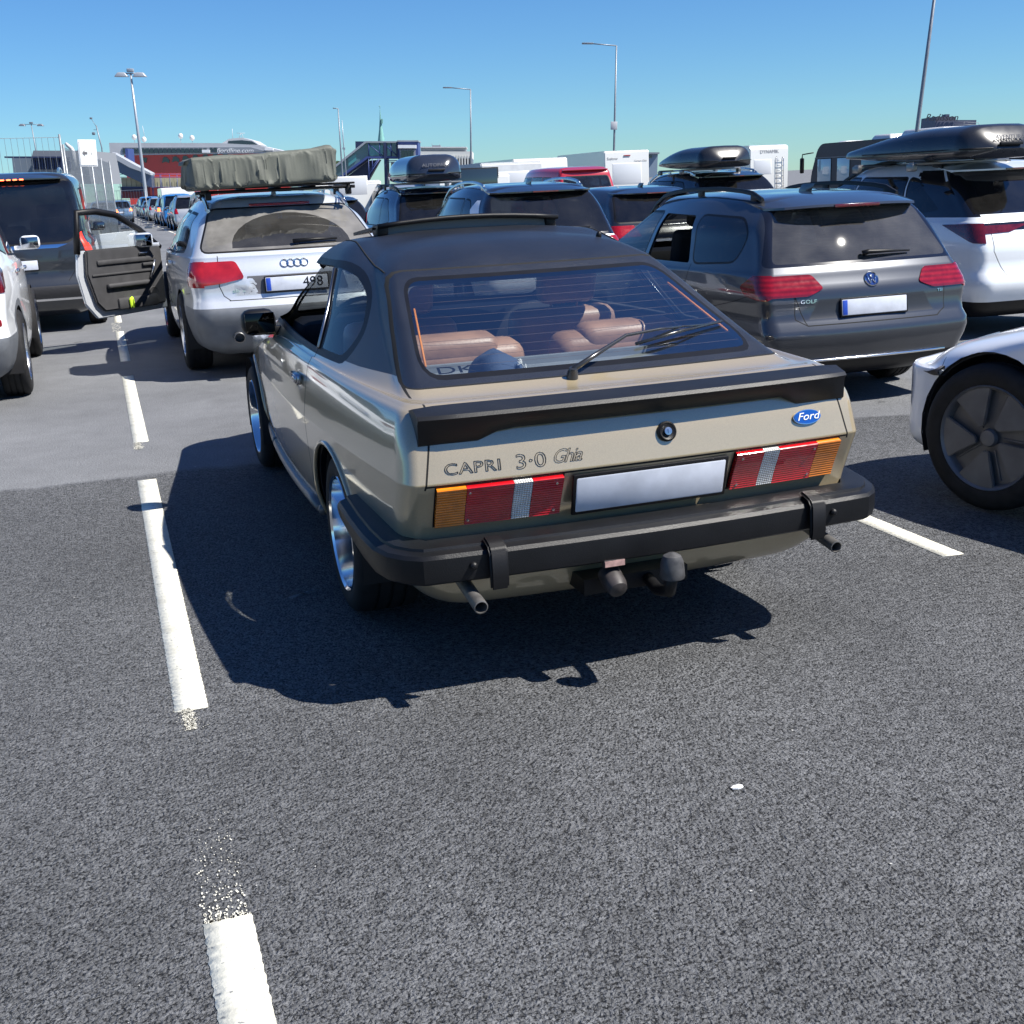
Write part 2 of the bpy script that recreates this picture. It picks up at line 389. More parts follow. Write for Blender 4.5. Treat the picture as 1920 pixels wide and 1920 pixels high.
    def window(s, poly, ax, m, name='window', trim=.018, tm=None, cond=None, sides=True):
        """black rubber surround, then the pane; a side window is cut on both flanks"""
        c = Vector((sum(p[0] for p in poly)/len(poly), sum(p[1] for p in poly)/len(poly)))
        if trim:
            big = []
            P = poly if area2(poly) > 0 else poly[::-1]; N = len(P)
            for i in range(N):
                a, b, d = Vector(P[i-1]), Vector(P[i]), Vector(P[(i+1) % N]); e1 = (b-a); e2 = (d-b)
                if e1.length < 1e-6 or e2.length < 1e-6: continue
                n1 = Vector((e1.y, -e1.x)).normalized(); n2 = Vector((e2.y, -e2.x)).normalized(); q = (n1+n2)
                if q.length < .1: continue
                q.normalize(); big.append(tuple(b + q*trim/max(.5, q.dot(n1))))
            s.color(s.cut(big, ax, cond), tm or BLK)
        F = s.cut(poly, ax, cond)
        if ax == 'x':
            for sg in (-1, 1):
                s.part([f for f in F if f.calc_center_median().x*sg > 0], name, m[0 if sg < 0 else 1] if isinstance(m, (list, tuple)) else m)
        else: s.part(F, name, m)
    def arches(s, ys, r, z, lip=None, rl=.02):
        for y in ys:
            F = s.cut(circ(y, z, r, 36), 'x', lambda f: abs(f.calc_center_median().x) > .35)
            bmesh.ops.delete(s.bm, geom=F, context='FACES')
    def finish(s, shrink=.02, under=True, floor=(.17,)):
        faces = {}
        for f in s.bm.faces: faces.setdefault(f[s.lay], []).append(f)
        cache = {}
        def norm(v):
            if v.index not in cache: cache[v.index] = s.nrm(v.co)
            return cache[v.index]
        s.bm.verts.index_update(); objs = {}
        for k, F in sorted(faces.items()):
            name, m, off, par, label = (s.body_name, None, 0, None, None) if k == 0 else s.parts[k]
            vi = {}; co = []; no = []; fs = []; mi = []
            for f in F:
                for v in f.verts:
                    if v.index not in vi:
                        vi[v.index] = len(co); n = norm(v); co.append(v.co + n*off); no.append(n)
                fs.append([vi[v.index] for v in f.verts]); mi.append(f.material_index if k == 0 else 0)
            if off:
                Fs = set(F)
                for f in F:
                    for l in f.loops:
                        e = l.edge
                        if sum(1 for g in e.link_faces if g in Fs) == 1:
                            a, b = l.vert, l.link_loop_next.vert; na, nb = norm(a), norm(b); q = len(co)
                            co += [a.co+na*off, b.co+nb*off, b.co-nb*.004, a.co-na*.004]; no += [Vector()]*4
                            fs.append([q+1, q, q+3, q+2]); mi.append(0)
            me = bpy.data.meshes.new(name); me.from_pydata(co, [], fs)
            for x in (s.mats if k == 0 else [m]): me.materials.append(x)
            me.polygons.foreach_set('material_index', mi); me.polygons.foreach_set('use_smooth', [True]*len(fs))
            me.update(); me.normals_split_custom_set_from_vertices([tuple(n) for n in no])
            o = link(bpy.data.objects.new(name, me), s.root); objs[k] = o
            if label: o['label'] = label
            if k == 0:   # inner skin: headlining, door cards, wheel tubs seen through the openings
                me2 = bpy.data.meshes.new('cabin_lining'); me2.from_pydata([c - n*shrink for c, n in zip(co, no)], [], [f[::-1] for f in fs])
                me2.materials.append(s.lining); me2.polygons.foreach_set('use_smooth', [True]*len(fs)); me2.update()
                link(bpy.data.objects.new('cabin_lining', me2), s.root)
        s.bm.free(); return objs
def place(root, x, y, rz=0, dz=0):
    root.location = (x, y, gz(x)+dz); root.rotation_euler = (0, 0, rz)
def gz(x):
    t = min(1, max(0, (x-1.3)/2.4)); return -.13*t*t*(3-2*t)

def wheel(root, x, y, r, wd, style='five', rr=None, hub=None, steer=0, rimm=None, dish=.03, z=None, spokem=None):
    """x = centre of the outer face (sign gives the side)"""
    sg = 1 if x > 0 else -1; z = r if z is None else z; rr = rr or r*.66
    M = Matrix.Translation((x, y, z)) @ Matrix.Rotation(steer, 4, 'Z') @ (Matrix.Identity(4) if sg > 0 else Matrix.Rotation(math.pi, 4, 'Z'))
    b = MB(); w_ = wd
    prof = [(-w_, rr*.98), (-w_, rr*1.05), (-w_+.006, r*.93), (-w_+.022, r*.985), (-w_+.05, r)]
    for q in (.3, .5, .7):
        prof += [(-w_+w_*q-.006, r), (-w_+w_*q-.005, r-.008), (-w_+w_*q+.005, r-.008), (-w_+w_*q+.006, r)]
    prof += [(-.05, r), (-.022, r*.985), (-.006, r*.93), (0.002, r*.86), (0, rr*1.06), (-.008, rr*1.0), (-.02, rr*.97)]
    b.lathe(prof, M, 48); o = b.build('wheel', RUB, root, 50)
    rimm = rimm or SILV
    c = MB()
    c.lathe([(-.006, rr*1.02), (0.0, rr*1.0), (-.008, rr*.965), (-dish*.6, rr*.93), (-w_*.55, rr*.88), (-w_*.95, rr*.9), (-w_*.97, rr*.99)], M, 48)
    if style == 'aero':
        for k in range(5):
            a0 = 2*math.pi*k/5+.3
            # five broad covers with deep slots between
            P = []
            for t in [0, .2, .4, .6, .8, 1]: P.append((rr*.975*math.cos(a0+t*.86), rr*.975*math.sin(a0+t*.86)))
            P += [(rr*.26*math.cos(a0+.80), rr*.26*math.sin(a0+.80)), (rr*.26*math.cos(a0+.35), rr*.26*math.sin(a0+.35))]
            Mp = M @ Matrix(((0, 0, 1, -.03), (1, 0, 0, 0), (0, 1, 0, 0), (0, 0, 0, 1)))
            c.prism(P, .02, Mp, .004)
            continue
            P2 = [(rr*.93*math.cos(a0+1.0), rr*.93*math.sin(a0+1.0)), (rr*.90*math.cos(a0+1.16), rr*.90*math.sin(a0+1.16)), (rr*.24*math.cos(a0+1.20), rr*.24*math.sin(a0+1.20)), (rr*.24*math.cos(a0+.9), rr*.24*math.sin(a0+.9))]
            c.prism(P2, .006, Mp, .002)
        c.lathe([(-.05, rr*.96), (-.05, 0.001)], M, 40)
        c.lathe([(-.03, rr*.18), (-.012, rr*.15), (-.008, rr*.08), (-.008, .001)], M, 30)
        for k in range(5):
            a = 2*math.pi*k/5+.3+.93; c.box((-.052, 0, rr*.55), (.02, rr*.05, rr*.6), bev=.004, M=M @ Matrix.Rotation(a-math.pi/2, 4, 'X'))
    else:
        c0 = c
        if spokem: c = MB()
        ns = {'five': 5, 'ten': 10, 'seven': 7, 'multi': 14, 'four': 4}[style]
        for k in range(ns):
            a = 2*math.pi*k/ns+.2; sw = rr*(.2 if ns < 6 else .1 if ns < 11 else .06)
            Ms = M @ Matrix.Rotation(a, 4, 'X')
            c.box((-dish-.01, 0, rr*.52), (.03, sw, rr*.86), bev=.006, M=Ms, taper=(1, 1.4 if ns < 6 else .9))
        c.lathe([(-dish-.05, rr*.3), (-dish-.0, rr*.26), (-dish+.008, rr*.13), (-dish+.008, .001)], M, 24)
    if spokem and style != 'aero': c.build('rim_centre', spokem, o, 35); c = c0
    c.build('rim', rimm, o, 35)
    # brake disc and dark drum behind
    d = MB(); d.lathe([(-w_*.6, rr*.86), (-w_*.6, .001)], M, 32); d.build('brake_drum', DRK, o)
    return o
def wheels(root, hx, ys, r, wd=.22, steer=0, **k):
    for y in ys:
        for sg in (-1, 1): wheel(root, sg*hx, y, r, wd, steer=steer if y > 2 else 0, **k)
def wells(root, hx, ys, r, zc, hw=.3, fl=(.3, 4.2), zf=.2):
    """inner wheel tubs and floor pan of the car, all one underbody"""
    b = MB()
    for y in ys:
        for sg in (-1, 1):
            P = []
            for a in [R(-20)+R(220)*k/16 for k in range(17)]: P.append((y+r*math.cos(a), zc+r*math.sin(a)))
            b.grid([[(sg*(hx-.012), p[0], p[1]) for p in P], [(sg*(hx-hw), p[0], p[1]) for p in P]], flip=sg > 0)
            b.grid([[(sg*(hx-hw), p[0], p[1]) for p in P], [(sg*(hx-hw), y, zc) for p in P]], flip=sg > 0)
    x = hx-hw
    ya, yb = sorted(ys)
    b.box((0, (fl[0]+fl[1])/2, zf), (2*x-.02, fl[1]-fl[0], .05)); b.box((0, (ya+yb)/2, zf+.004), (2*hx-.12, yb-ya-2*r-.02, .05))
    b.tube([(-x, ya, zc), (x, ya, zc)], .05, 8); b.tube([(-x, yb, zc), (x, yb, zc)], .03, 8)
    b.build('underbody', DRK, root)
def seat(root, x, y, z, m, w=.48, h=.62, head=True, name='front_seat', rake=.25):
    b = MB(); b.box((x, y+.2, z), (w, .5, .16), bev=.05, seg=3)
    b.box((x, y-.06-rake*.3, z+h*.5), (w*.96, .13, h), rot=(rake, 0, 0), bev=.05, seg=3)
    if head:
        b.box((x, y-.10-rake*.6, z+h+.10), (.26, .1, .17), rot=(rake, 0, 0), bev=.04, seg=3)
        for q in (-.06, .06): b.tube([(x+q, y-.05-rake*.6, z+h-.05), (x+q, y-.08-rake*.6, z+h+.06)], .006, 6)
    return b.build(name, m, root)
def mirror(root, x, y, z, m, w=.2, h=.13, sg=-1, face=None, ang=.12):
    face = face or mat('mirror face', (.28, .29, .31), .03, metal=1)
    b = MB(); b.box((x+sg*w*.5, y+.02, z), (w, .12, h), bev=.045, seg=3); b.box((x+sg*.0, y+.02, z-h*.35), (.12, .05, .04), bev=.01)
    o = b.build('wing_mirror', m, root)
    g = MB(); g.box((x+sg*w*.5, y-.042, z), (w*.84, .006, h*.78), rot=(0, 0, sg*ang*0), bev=.02); g.build('mirror_glass', face, o); return o
def plate(root, c, n, w=.52, h=.11, txt=None, blue=True, tx=0, name='number_plate'):
    M = face_m(c, n); b = MB(); b.box((0, 0, 0), (w, h, .012), bev=.006, M=M); o = b.build(name, PLATE, root)
    f = MB(); f.box((0, 0, -.002), (w+.02, h+.02, .012), bev=.006, M=M); f.build('plate_frame', BLK, o)
    if blue: q = MB(); q.box((-w/2+.024, 0, .0015), (.04, h*.92, .012), bev=.004, M=M); q.build('plate_band', PLBL, o)
    if txt: text('plate_number', txt, h*1.0, BLK, M @ Matrix.Translation((tx, 0, .008)), o, ext=.0006)
    return o

# ------------------------------------------------------------------ the old gold coupe
GOLD = paint('olive gold metallic', (.41, .335, .21), metal=.32, rough=.30, flake=.10, dust=.04)
GOLD.node_tree.nodes['Principled BSDF'].inputs['Coat IOR'].default_value = 1.85
VINYL = mat('black vinyl roof', (.011, .013, .019), .34, spec=.75, var=.15, vscale=5, bump=.5, bscale=420)
TAN = mat('tan leather', (.36, .205, .135), .42, var=.2, vscale=9, bump=.2, bscale=90)
LEDGE = mat('grey parcel shelf', (.2, .22, .24), .7, var=.1)
def coupe():
    L = [lv(.20, .32, 4.0, .58, .70, .55), lv(.25, .16, 4.15, .66, .775, .62), lv(.34, .10, 4.25, .735, .815, .68, rx=.08, ry=.11, bow=.03),
         lv(.53, .078, 4.30, .772, .838, .70, rx=.055, ry=.10, bow=.03), lv(.675, .014, 4.33, .772, .845, .72, rx=.05, ry=.10, bow=.03, crease=1, zf=.66),
         lv(.80, .05, 4.30, .755, .828, .72, rx=.05, ry=.10, bow=.03, zf=.72), lv(.855, .082, 4.22, .738, .815, .70, rx=.07, ry=.11, bow=.03, zf=.75),
         lv(.878, .13, 4.0, .715, .798, .70, rx=.07, ry=.1, bow=.03, zf=.79, zm=.885), lv(.898, .34, 3.05, .665, .765, .725, rx=.05, ry=.14, bow=.03, zm=.915, zf=.90, fy=.2),
         lv(1.03, .66, 2.82, .612, .70, .665, rx=.045, ry=.16, bow=.03, fy=.2, zm=1.035), lv(1.15, .93, 2.6, .565, .642, .61, rx=.04, ry=.16, bow=.03, fy=.2, zm=1.16),
         lv(1.215, 1.09, 2.47, .532, .60, .57, rx=.05, ry=.16, bow=.03, fy=.2, zm=1.235, crown=.012), lv(1.262, 1.24, 2.36, .47, .54, .50, rx=.08, ry=.16, bow=.03, fy=.2, zm=1.285, crown=.015),
         lv(1.29, 1.40, 2.2, .33, .40, .33, rx=.12, ry=.16, bow=.02, fy=.2, zm=1.31, crown=.012), lv(1.305, 1.55, 2.1, .18, .22, .18, rx=.1, ry=.1, bow=.0, fy=.1, fb=.05, zm=1.322, crown=.003), lv(1.306, 1.6, 2.05, 0, 0, 0, rx=0, ry=.01, bow=0, fx=0, fy=.01, fb=0, zm=1.325)]
    c = Car('vintage_coupe', L, GOLD, "old olive gold fastback coupe with black vinyl roof and rear spoiler, nearest to the camera", 'car', step=.03)
    ax1, ax2 = .972, 3.535
    c.arches([ax1, ax2], .325, .30)
    side = lambda f: abs(f.normal.x) > .3
    # vinyl: everything above the belt line, then the painted hatch panel below the frame
    def up(f): return f.normal.z > -.5
    c.color(c.cut([(.10, .905), (.55, .912), (.92, .915), (1.3, .912), (2.0, .905), (2.86, .905), (2.5, 1.5), (.1, 1.5)], 'x', lambda f: True), VINYL)
    # side glass: door window, then the rounded quarter window
    door = rpoly([(2.74, .925), (2.38, 1.165), (2.25, 1.195), (1.63, 1.21), (1.37, .925)], [.04, .06, .1, .02, .02], 3)
    qtr = rpoly([(1.31, .93), (1.575, 1.208), (1.36, 1.195), (1.12, 1.12), (1.0, 1.01), (1.03, .93)], [.02, .02, .1, .12, .1, .06], 3)
    allw = rpoly([(2.84, .905), (2.42, 1.195), (2.26, 1.22), (1.5, 1.235), (1.28, 1.20), (1.08, 1.12), (.955, 1.0), (.98, .905)], [.04, .06, .1, .1, .1, .1, .08, .06], 3)
    F = c.cut(allw, 'x', side); c.color(F, BLK)
    F = c.cut(door, 'x', side); c.part([f for f in F if f.calc_center_median().x > 0], 'door_window', G_CLR)
    bmesh.ops.delete(c.bm, geom=[f for f in F if f.is_valid and f.calc_center_median().x < 0], context='FACES')   # left window wound down
    F = c.cut(qtr, 'x', side)
    for s_ in (-1, 1): c.part([f for f in F if f.calc_center_median().x*s_ > 0], 'quarter_window', G_CLR)
    c.window(rpoly([(-.64, .935), (.64, .935), (.53, 1.21), (-.53, 1.21)], .05, 3), 'y', G_CLR, 'windscreen', .015, cond=lambda f: f.normal.y > .1 and f.normal.z > .1 and f.calc_center_median().y > 1.8)
    # hatch: seams, vinyl frame, glass
    c.seam([(.655, .905), (.665, .86), (.705, .66)], 'y', .006); c.seam([(-.655, .905), (-.665, .86), (-.705, .66)], 'y', .006)
    rear = lambda f: f.normal.y < -.05 and f.calc_center_median().y < 1.6 and f.normal.z > .2
    fr = rpoly([(-.662, .897), (.662, .897), (.532, 1.212), (-.532, 1.212)], [.012, .012, .05, .05], 3)
    c.color(c.cut(fr, 'y', rear), GAP)
    fr = rpoly([(-.655, .9), (.655, .9), (.526, 1.207), (-.526, 1.207)], [.012, .012, .05, .05], 3)
    c.color(c.cut(fr, 'y', rear), VINYL)
    gl = rpoly([(-.585, .925), (.585, .925), (.485, 1.176), (-.485, 1.176)], [.06, .06, .05, .05], 5)
    c.window(gl, 'y', glass('hatch window', (.86, .90, .90), refl=2.3, dirt=.004), 'rear_window', trim=.012, cond=rear)
    # dark lamp band between the lamps; hatch lower edge
    c.seam([(-.70, .668), (.70, .668)], 'y', .006)
    # rear lamps
    for s_ in (-1, 1):
        def q(a, b, z0=.538, z1=.662): return [(s_*a, z0), (s_*b, z0), (s_*b, z1), (s_*a, z1)]
        cond = lambda f: f.normal.y < -.3 and f.calc_center_median().y < .25
        c.color(c.cut(q(.283, .677, .531, .667), 'y', cond), BLK)
        for a, b, nm, m_ in ((.288, .385, 'tail_light', R_RIB), (.385, .442, 'reversing_light', C_RIB), (.442, .585, 'brake_light', R_RIB), (.585, .673, 'turn_signal', A_RIB)):
            c.part(c.cut(q(a+.0007, b-.0007), 'y', cond), nm, m_, .016)
    # door, fuel flap and wing seams
    for pts in ([(1.36, .92), (1.33, .80), (1.34, .45), (1.40, .27)], [(2.62, .92), (2.70, .8), (2.72, .27)], [(3.2, .8), (3.2, .66)]): c.seam(pts, 'x', .007)
    c.seam([(1.40, .27), (2.72, .27)], 'x', .006)
    o = c.finish(.018); r = c.root
    body = o[0]
    wells(r, .80, (ax1, ax2), .325, .30, .26, (.36, 4.0), .21)
    wheels(r, .80, (ax1,), .296, .245, rr=.212, style='four', rimm=POL, dish=.13, spokem=BLK)
    wheels(r, .79, (ax2,), .292, .21, rr=.205, style='four', rimm=POL, dish=.10, spokem=BLK)
    # rear arch lips
    for y in (ax1, ax2):
        for s_ in (-1, 1):
            b = MB(); pts = []
            for k in range(21):
                a = R(-4+188*k/20); p, n = c.surf(y=y+.333*math.cos(a), z=.30+.333*math.sin(a), side=s_); pts.append(p+n*.001)
            b.tube(pts, .009, 6); b.build('arch_lip', GOLD, r)
    # side rubbing strips
    for s_ in (-1, 1):
        b = MB()
        for y0, y1 in ((1.36, 2.70), (2.72, 3.19)):
            pts = [c.surf(y=y0+(y1-y0)*k/8, z=.30, side=s_)[0] for k in range(9)]
            b.tube([p+Vector((s_*.006, 0, 0)) for p in pts], .024, 8)
        pts = [c.surf(y=1.33-.02*k, z=.30, side=s_)[0]+Vector((s_*.006, 0, 0)) for k in (0, .9)]; b.tube(pts, .022, 8)
        b.build('sill_strip', mat('dull rubbing strip', (.12, .125, .13), .35, metal=.3), r)
    # ---- rear bumper: wrap-round plastic with ledge on top
    b = MB(); path = []
    def bp(x):   # plan shape of the bumper face
        return -.055 + .03*(x/.7)**2
    P = [(.855, .60), (.858, .4), (.853, .25), (.842, .14), (.82, .065), (.782, .01)] + [(x, bp(x)) for x in (.74, .676)]
    P2 = [(x, bp(x)) for x in (.676, .5, .3, .1, 0, -.1, -.3, -.5, -.676)]
    def prof(p, d, k=1):   # section: in along d (inward), up z
        n = Vector((d[0], d[1], 0)); c_ = Vector((p[0], p[1], 0))
        S = [(.10, .390), (.010, .393), (-.006, .402), (-.012, .43), (-.011, .474), (-.003, .485), (.02, .492), (.023, .500), (.05, .503), (.10, .502)]
        zz = .0 if k else 0
        return [c_ + n*a*1.0 + Vector((0, 0, z+zz)) for a, z in S]
    def sweep(P, name, m, lift=0):
        bb = MB(); rings = []
        for i, p in enumerate(P):
            t = Vector((P[min(i+1, len(P)-1)][0]-P[max(i-1, 0)][0], P[min(i+1, len(P)-1)][1]-P[max(i-1, 0)][1])).normalized()
            d = Vector((-t.y, t.x)); q = Vector((0, 1.2))-Vector((p[0], p[1]))
            if d.dot(q) < 0: d = -d
            rg = prof(p, d)
            if abs(p[0]) > .7 and p[1] > .2: rg = [Vector((v.x, v.y, v.z+.035*min(1, (p[1]-.2)/.3)*(1 if v.z > .45 else 1.4))) for v in rg]
            rings.append(rg)
        bb.loft(rings); return bb.build(name, m, r, 30, recalc=True)
    o1 = sweep([(x, y) for x, y in P2], 'rear_bumper', GRYP)
    for s_ in (-1, 1):
        PP = [(s_*x, y) for x, y in P]; bb = MB(); rings = []
        for i, p in enumerate(PP):
            a, b_ = PP[max(i-1, 0)], PP[min(i+1, len(PP)-1)]; t = Vector((b_[0]-a[0], b_[1]-a[1])).normalized(); d = Vector((-t.y, t.x))
            if d.dot(Vector((0, 1.5))-Vector(p)) < 0: d = -d
            k = min(1, max(0, (p[1]-.1)/.45))
            rings.append([v + Vector((0, 0, .03*k)) if v.z > .44 else v + Vector((0, 0, .06*k)) for v in [q + Vector((0, 0, 0)) for q in prof(p, d)]])
        if s_ < 0: rings = rings[::-1]
        bb.loft(rings); bb.build('bumper_corner', GRYP, r, 30, recalc=True)
    for s_ in (-1, 1):
        g = MB(); g.prism([(-.072, .366), (-.078, .40), (-.074, .484), (-.058, .502), (-.02, .513), (.0, .515), (.0, .505), (-.03, .497), (-.056, .48), (-.06, .375)], .056, Matrix(((0, 0, 1, s_*.53-.028), (1, 0, 0, 0), (0, 1, 0, 0), (0, 0, 0, 1))), .006)
        g.build('bumper_guard', BLK, r, 40, recalc=True)
        g = MB()
        for x in (.60,): g.lathe([(-.008, .012), (.002, .011), (.007, .006), (.008, .0005)], Matrix.Translation((s_*x, -.052, .445)) @ Matrix.Rotation(-math.pi/2, 4, 'Z'), 16)
        g.build('bumper_bolt', BLK, r)
    # ---- spoiler
    rings = []
    for i in range(-12, 13):
        x = i/12*.706-.006; e = abs(i)/12; p, n = c.surf(x=min(.68, abs(x))*(1 if x > 0 else -1), z=.80)
        y0 = p.y; drop = 0 if abs(x) < .47 else min(1, (abs(x)-.47)/.03)*.03
        k = max(0, (e-.9)/.1)
        rings.append([Vector((x, y0+.10-k*.02, .872+.004)), Vector((x, y0+.035, .892-k*.005)), Vector((x, y0-.045+k*.03, .876-k*.004)), Vector((x, y0-.055+k*.03, .866-k*.004)), Vector((x, y0-.045+k*.03, .848)), Vector((x, y0-.012, .820-drop)), Vector((x, y0-.004, .814-drop)), Vector((x, y0+.012, .816-drop)), Vector((x, y0+.06, .85))])
    b = MB(); b.loft(rings)
    for e in (0,): pass
    b.build('rear_spoiler', mat('black rubber spoiler', (.010, .0105, .012), .45, spec=.35, bump=.15, bscale=300, var=.2), r, 30, recalc=True)
    # ---- number plate, recess lamp
    p, n = c.surf(x=0, z=.60); plate(r, p+Vector((0, -.020, -.008)), (0, -1, -.22), .50, .115, blue=False)
    b = MB(); b.box((0, p.y-.012, .675), (.3, .03, .02), bev=.006); b.build('plate_lamp', BLK, r)
    for s_ in (-1, 1):
        for x, z in ((.31, .646), (.31, .553), (.575, .646), (.575, .553)):
            q, n = c.surf(x=s_*x, z=z); b = MB(); b.lathe([(.014, .0048), (.0175, .0042), (.018, .0005)], face_m(q, n) @ Matrix.Rotation(-math.pi/2, 4, 'Y'), 10); b.build('lens_screw', SILV, r)
    # ---- lock, emblem, lettering
    p, n = c.surf(x=.055, z=.752); M = face_m(p+n*.002, n)
    Mx = M @ Matrix.Rotation(-math.pi/2, 4, 'Y')
    b = MB(); b.lathe([(-.004, .031), (.006, .031), (.01, .026), (.006, .019), (.006, .012)], Mx, 28); o1 = b.build('boot_lock', BLK, r)
    b = MB(); b.lathe([(.006, .0125), (.014, .012), (.015, .0005)], Mx, 20); b.box((0, 0, .016), (.003, .012, .002), M=M); b.build('lock_barrel', SILV, o1)
    p, n = c.surf(x=.552, z=.742); M = face_m(p+n*.0035, n)
    P = [(.052*math.cos(2*math.pi*k/40), .0235*math.sin(2*math.pi*k/40)) for k in range(40)]
    b = MB(); b.prism(P, .004, M, .001); o1 = b.build('oval_badge', CHR, r)
    b = MB(); b.prism([(x*.93, y*.88) for x, y in P], .0055, M); b.build('badge_face', mat('badge blue', (.005, .06, .3), .15, coat=1), o1)
    text('badge_script', 'Ford', .034, WHT, M @ Matrix.Translation((0, .001, .0066)), o1, ext=.0006, shear=.35, wx=1.25)
    INK = mat('dark decal ink', (.025, .022, .018), .4)
    p, n = c.surf(x=-.56, z=.712); M = face_m(p+n*.0012, n)
    text('model_lettering', 'CAPRI', .047, INK, M @ Matrix.Translation((0, 0, .0)), r, outline=.0009, wx=1.3, space=1.05)
    p, n = c.surf(x=-.385, z=.712); text('engine_lettering', '3·0', .062, INK, face_m(p+n*.0012, n), r, outline=.0009, wx=1.25)
    p, n = c.surf(x=-.275, z=.716); text('trim_lettering', 'Ghia', .058, INK, face_m(p+n*.0012, n), r, outline=.0007, shear=.45, space=.85)
    # ---- rear wiper
    b = MB(); p0, n0 = c.surf(x=-.13, z=.893); b.lathe([(-.01, .02), (.02, .017), (.034, .013), (.036, .001)], face_m(p0, n0) @ Matrix.Rotation(-math.pi/2, 4, 'Y'), 16)
    p1, n1 = c.surf(x=.12, z=.952); p2, n2 = c.surf(x=.35, z=.968)
    b.tube([p0+n0*.03, p0.lerp(p1, .5)+n1*.04, p1+n1*.045, p1.lerp(p2, .6)+n1*.042, p2+n1*.034], [.009, .008, .006, .005, .004], 8)
    q = c.surf(x=.16, z=.950)[0]; e = c.surf(x=.54, z=.986)[0]
    b.tube([q+n1*.012, q.lerp(e, .5)+n1*.016, e+n1*.012], .006, 6); b.tube([q.lerp(e, .2)+n1*.016, q.lerp(e, .5)+n1*.034, q.lerp(e, .8)+n1*.016], .0035, 6)
    b.build('rear_wiper', mat('wiper metal', (.02, .02, .02), .25, coat=.5), r)
    # ---- heater lines on the hatch glass
    b = MB()
    for k in range(11):
        z = .945+.021*k; xs = .565-(z-.925)*.4; P = [c.surf(x=-xs+2*xs*i/10, z=z)[0] for i in range(11)]
        n = c.surf(x=0, z=z)[1]; b.tube([x-n*.003 for x in P], .00055, 4)
    b.build('heater_lines', mat('heater line', (.16, .1, .07), .5), r)
    for s_ in (-1, 1):
        b = MB(); pts = [c.surf(x=s_*(.583-.41*(z-.925)), z=z)[0]-Vector((s_*.012, -.012, .006)) for z in ((.95, 1.1) if s_ < 0 else (.97, 1.12))]
        b.tube(pts, .004, 6); b.build('hatch_strap', mat('orange strap', (.75, .25, .03), .6), r)
    # ---- sunroof panel tilted up at its rear edge
    b = MB(); P = []
    for i in range(9):
        x = -.40+.8*i/8; k = 1-(abs(x)/.4)**2; P.append(x)
    top = [[Vector((x, y, 1.312+.022*(1-(x/.4)**2)+(.040-(y-1.78)*.08))) for x in P] for y in (1.78, 1.9, 2.05, 2.28)]
    b.grid(top); b.grid([[v-Vector((0, 0, .014)) for v in row] for row in top], flip=True)
    for row in (top[0], top[-1]): b.grid([[v for v in row], [v-Vector((0, 0, .014)) for v in row]])
    for k in (0, -1): b.grid([[row[k] for row in top], [row[k]-Vector((0, 0, .014)) for row in top]])
    o1 = b.build('sunroof_panel', BLK, r, recalc=True)
    b = MB(); b.tube([v-Vector((0, .004, .004)) for v in top[0]], .010, 8)
    for s_ in (-1, 1): b.box((s_*.375, 1.84, 1.33), (.05, .1, .05), bev=.012)
    b.build('sunroof_edge', BLK, o1)
    b = MB(); b.grid([[v+Vector((0, .03, -.012)) for v in top[0]], [Vector((v.x, 1.80, 1.318-.1*v.x*v.x)) for v in top[0]]]); b.build('sunroof_apron', mat('grey apron', (.16, .165, .16), .7), o1)
    # ---- aerial stub, mirror, handles, indicator, roof gutter
    p, n = c.surf(x=.40, y=1.33); b = MB(); b.tube([p-n*.005, p+n*.012, p+n*.022], [.012, .011, .005], 10); b.build('roof_aerial', BLK, r)
    for s_ in (-1, 1):
        mirror(r, s_*.76, 2.47, .925, BLK, .16, .12, s_, mat('mirror dark glass', (.03, .03, .03), .03, metal=1))
        p, n = c.surf(y=1.47, z=.80, side=s_); b = MB(); b.box(p+n*.012, (.028, .14, .04), bev=.01); b.box(p+n*.024+Vector((0, -.03, 0)), (.016, .08, .026), bev=.006); b.build('door_handle', mat('handle chrome', (.35, .35, .38), .2, metal=1), r)
        p, n = c.surf(y=3.36, z=.47, side=s_); b = MB(); b.box(p+n*.008, (.02, .07, .04), bev=.006); b.build('side_indicator', AMB, r)
    for s_ in (-1, 1):
        b = MB(); P = [c.surf(x=s_*(.53-.09*((y-1.14)/1.2)**2), y=y) for y in [1.14+1.2*k/24 for k in range(25)]]
        b.tube([p+n*.0005 for p, n in P], .0035, 6); b.build('roof_seam', GAP, r)
    for s_ in (-1, 1):   # bright divider between door and quarter glass
        b = MB(); P = [c.surf(y=y, z=z, side=s_) for y, z in ((1.345, .925), (1.47, 1.07), (1.60, 1.20))]; b.tube([p+n*.005 for p, n in P], .007, 6); b.build('window_divider', mat('dull bright trim', (.3, .31, .34), .3, metal=1), r)
    # ---- exhausts, tow hitch
    for s_, rr_, yy in ((-1, .021, -.10), (1, .020, -.07)):
        b = MB(); M = Matrix.Translation((s_*.60, yy, .335)) @ Matrix.Rotation(-math.pi/2, 4, 'Z') @ Matrix.Rotation(R(8), 4, 'Y')
        b.lathe([(-.30, rr_), (0, rr_), (.001, rr_-.003), (-.2, rr_-.004)], M, 24); b.build('exhaust_pipe', mat('sooty exhaust', (.16, .155, .15), .5, metal=.6, var=.3, vscale=30), r)
    b = MB(); b.tube([(-.02, .25, .30), (-.02, .02, .30), (-.02, -.06, .355), (-.02, -.06, .385)][:2] + [(-.03, -.07, .29), (-.03, -.15, .31), (-.03, -.17, .37)], .019, 12); b.box((-.06, .14, .30), (.35, .25, .05)); o1 = b.build('tow_bar', BLK, r)
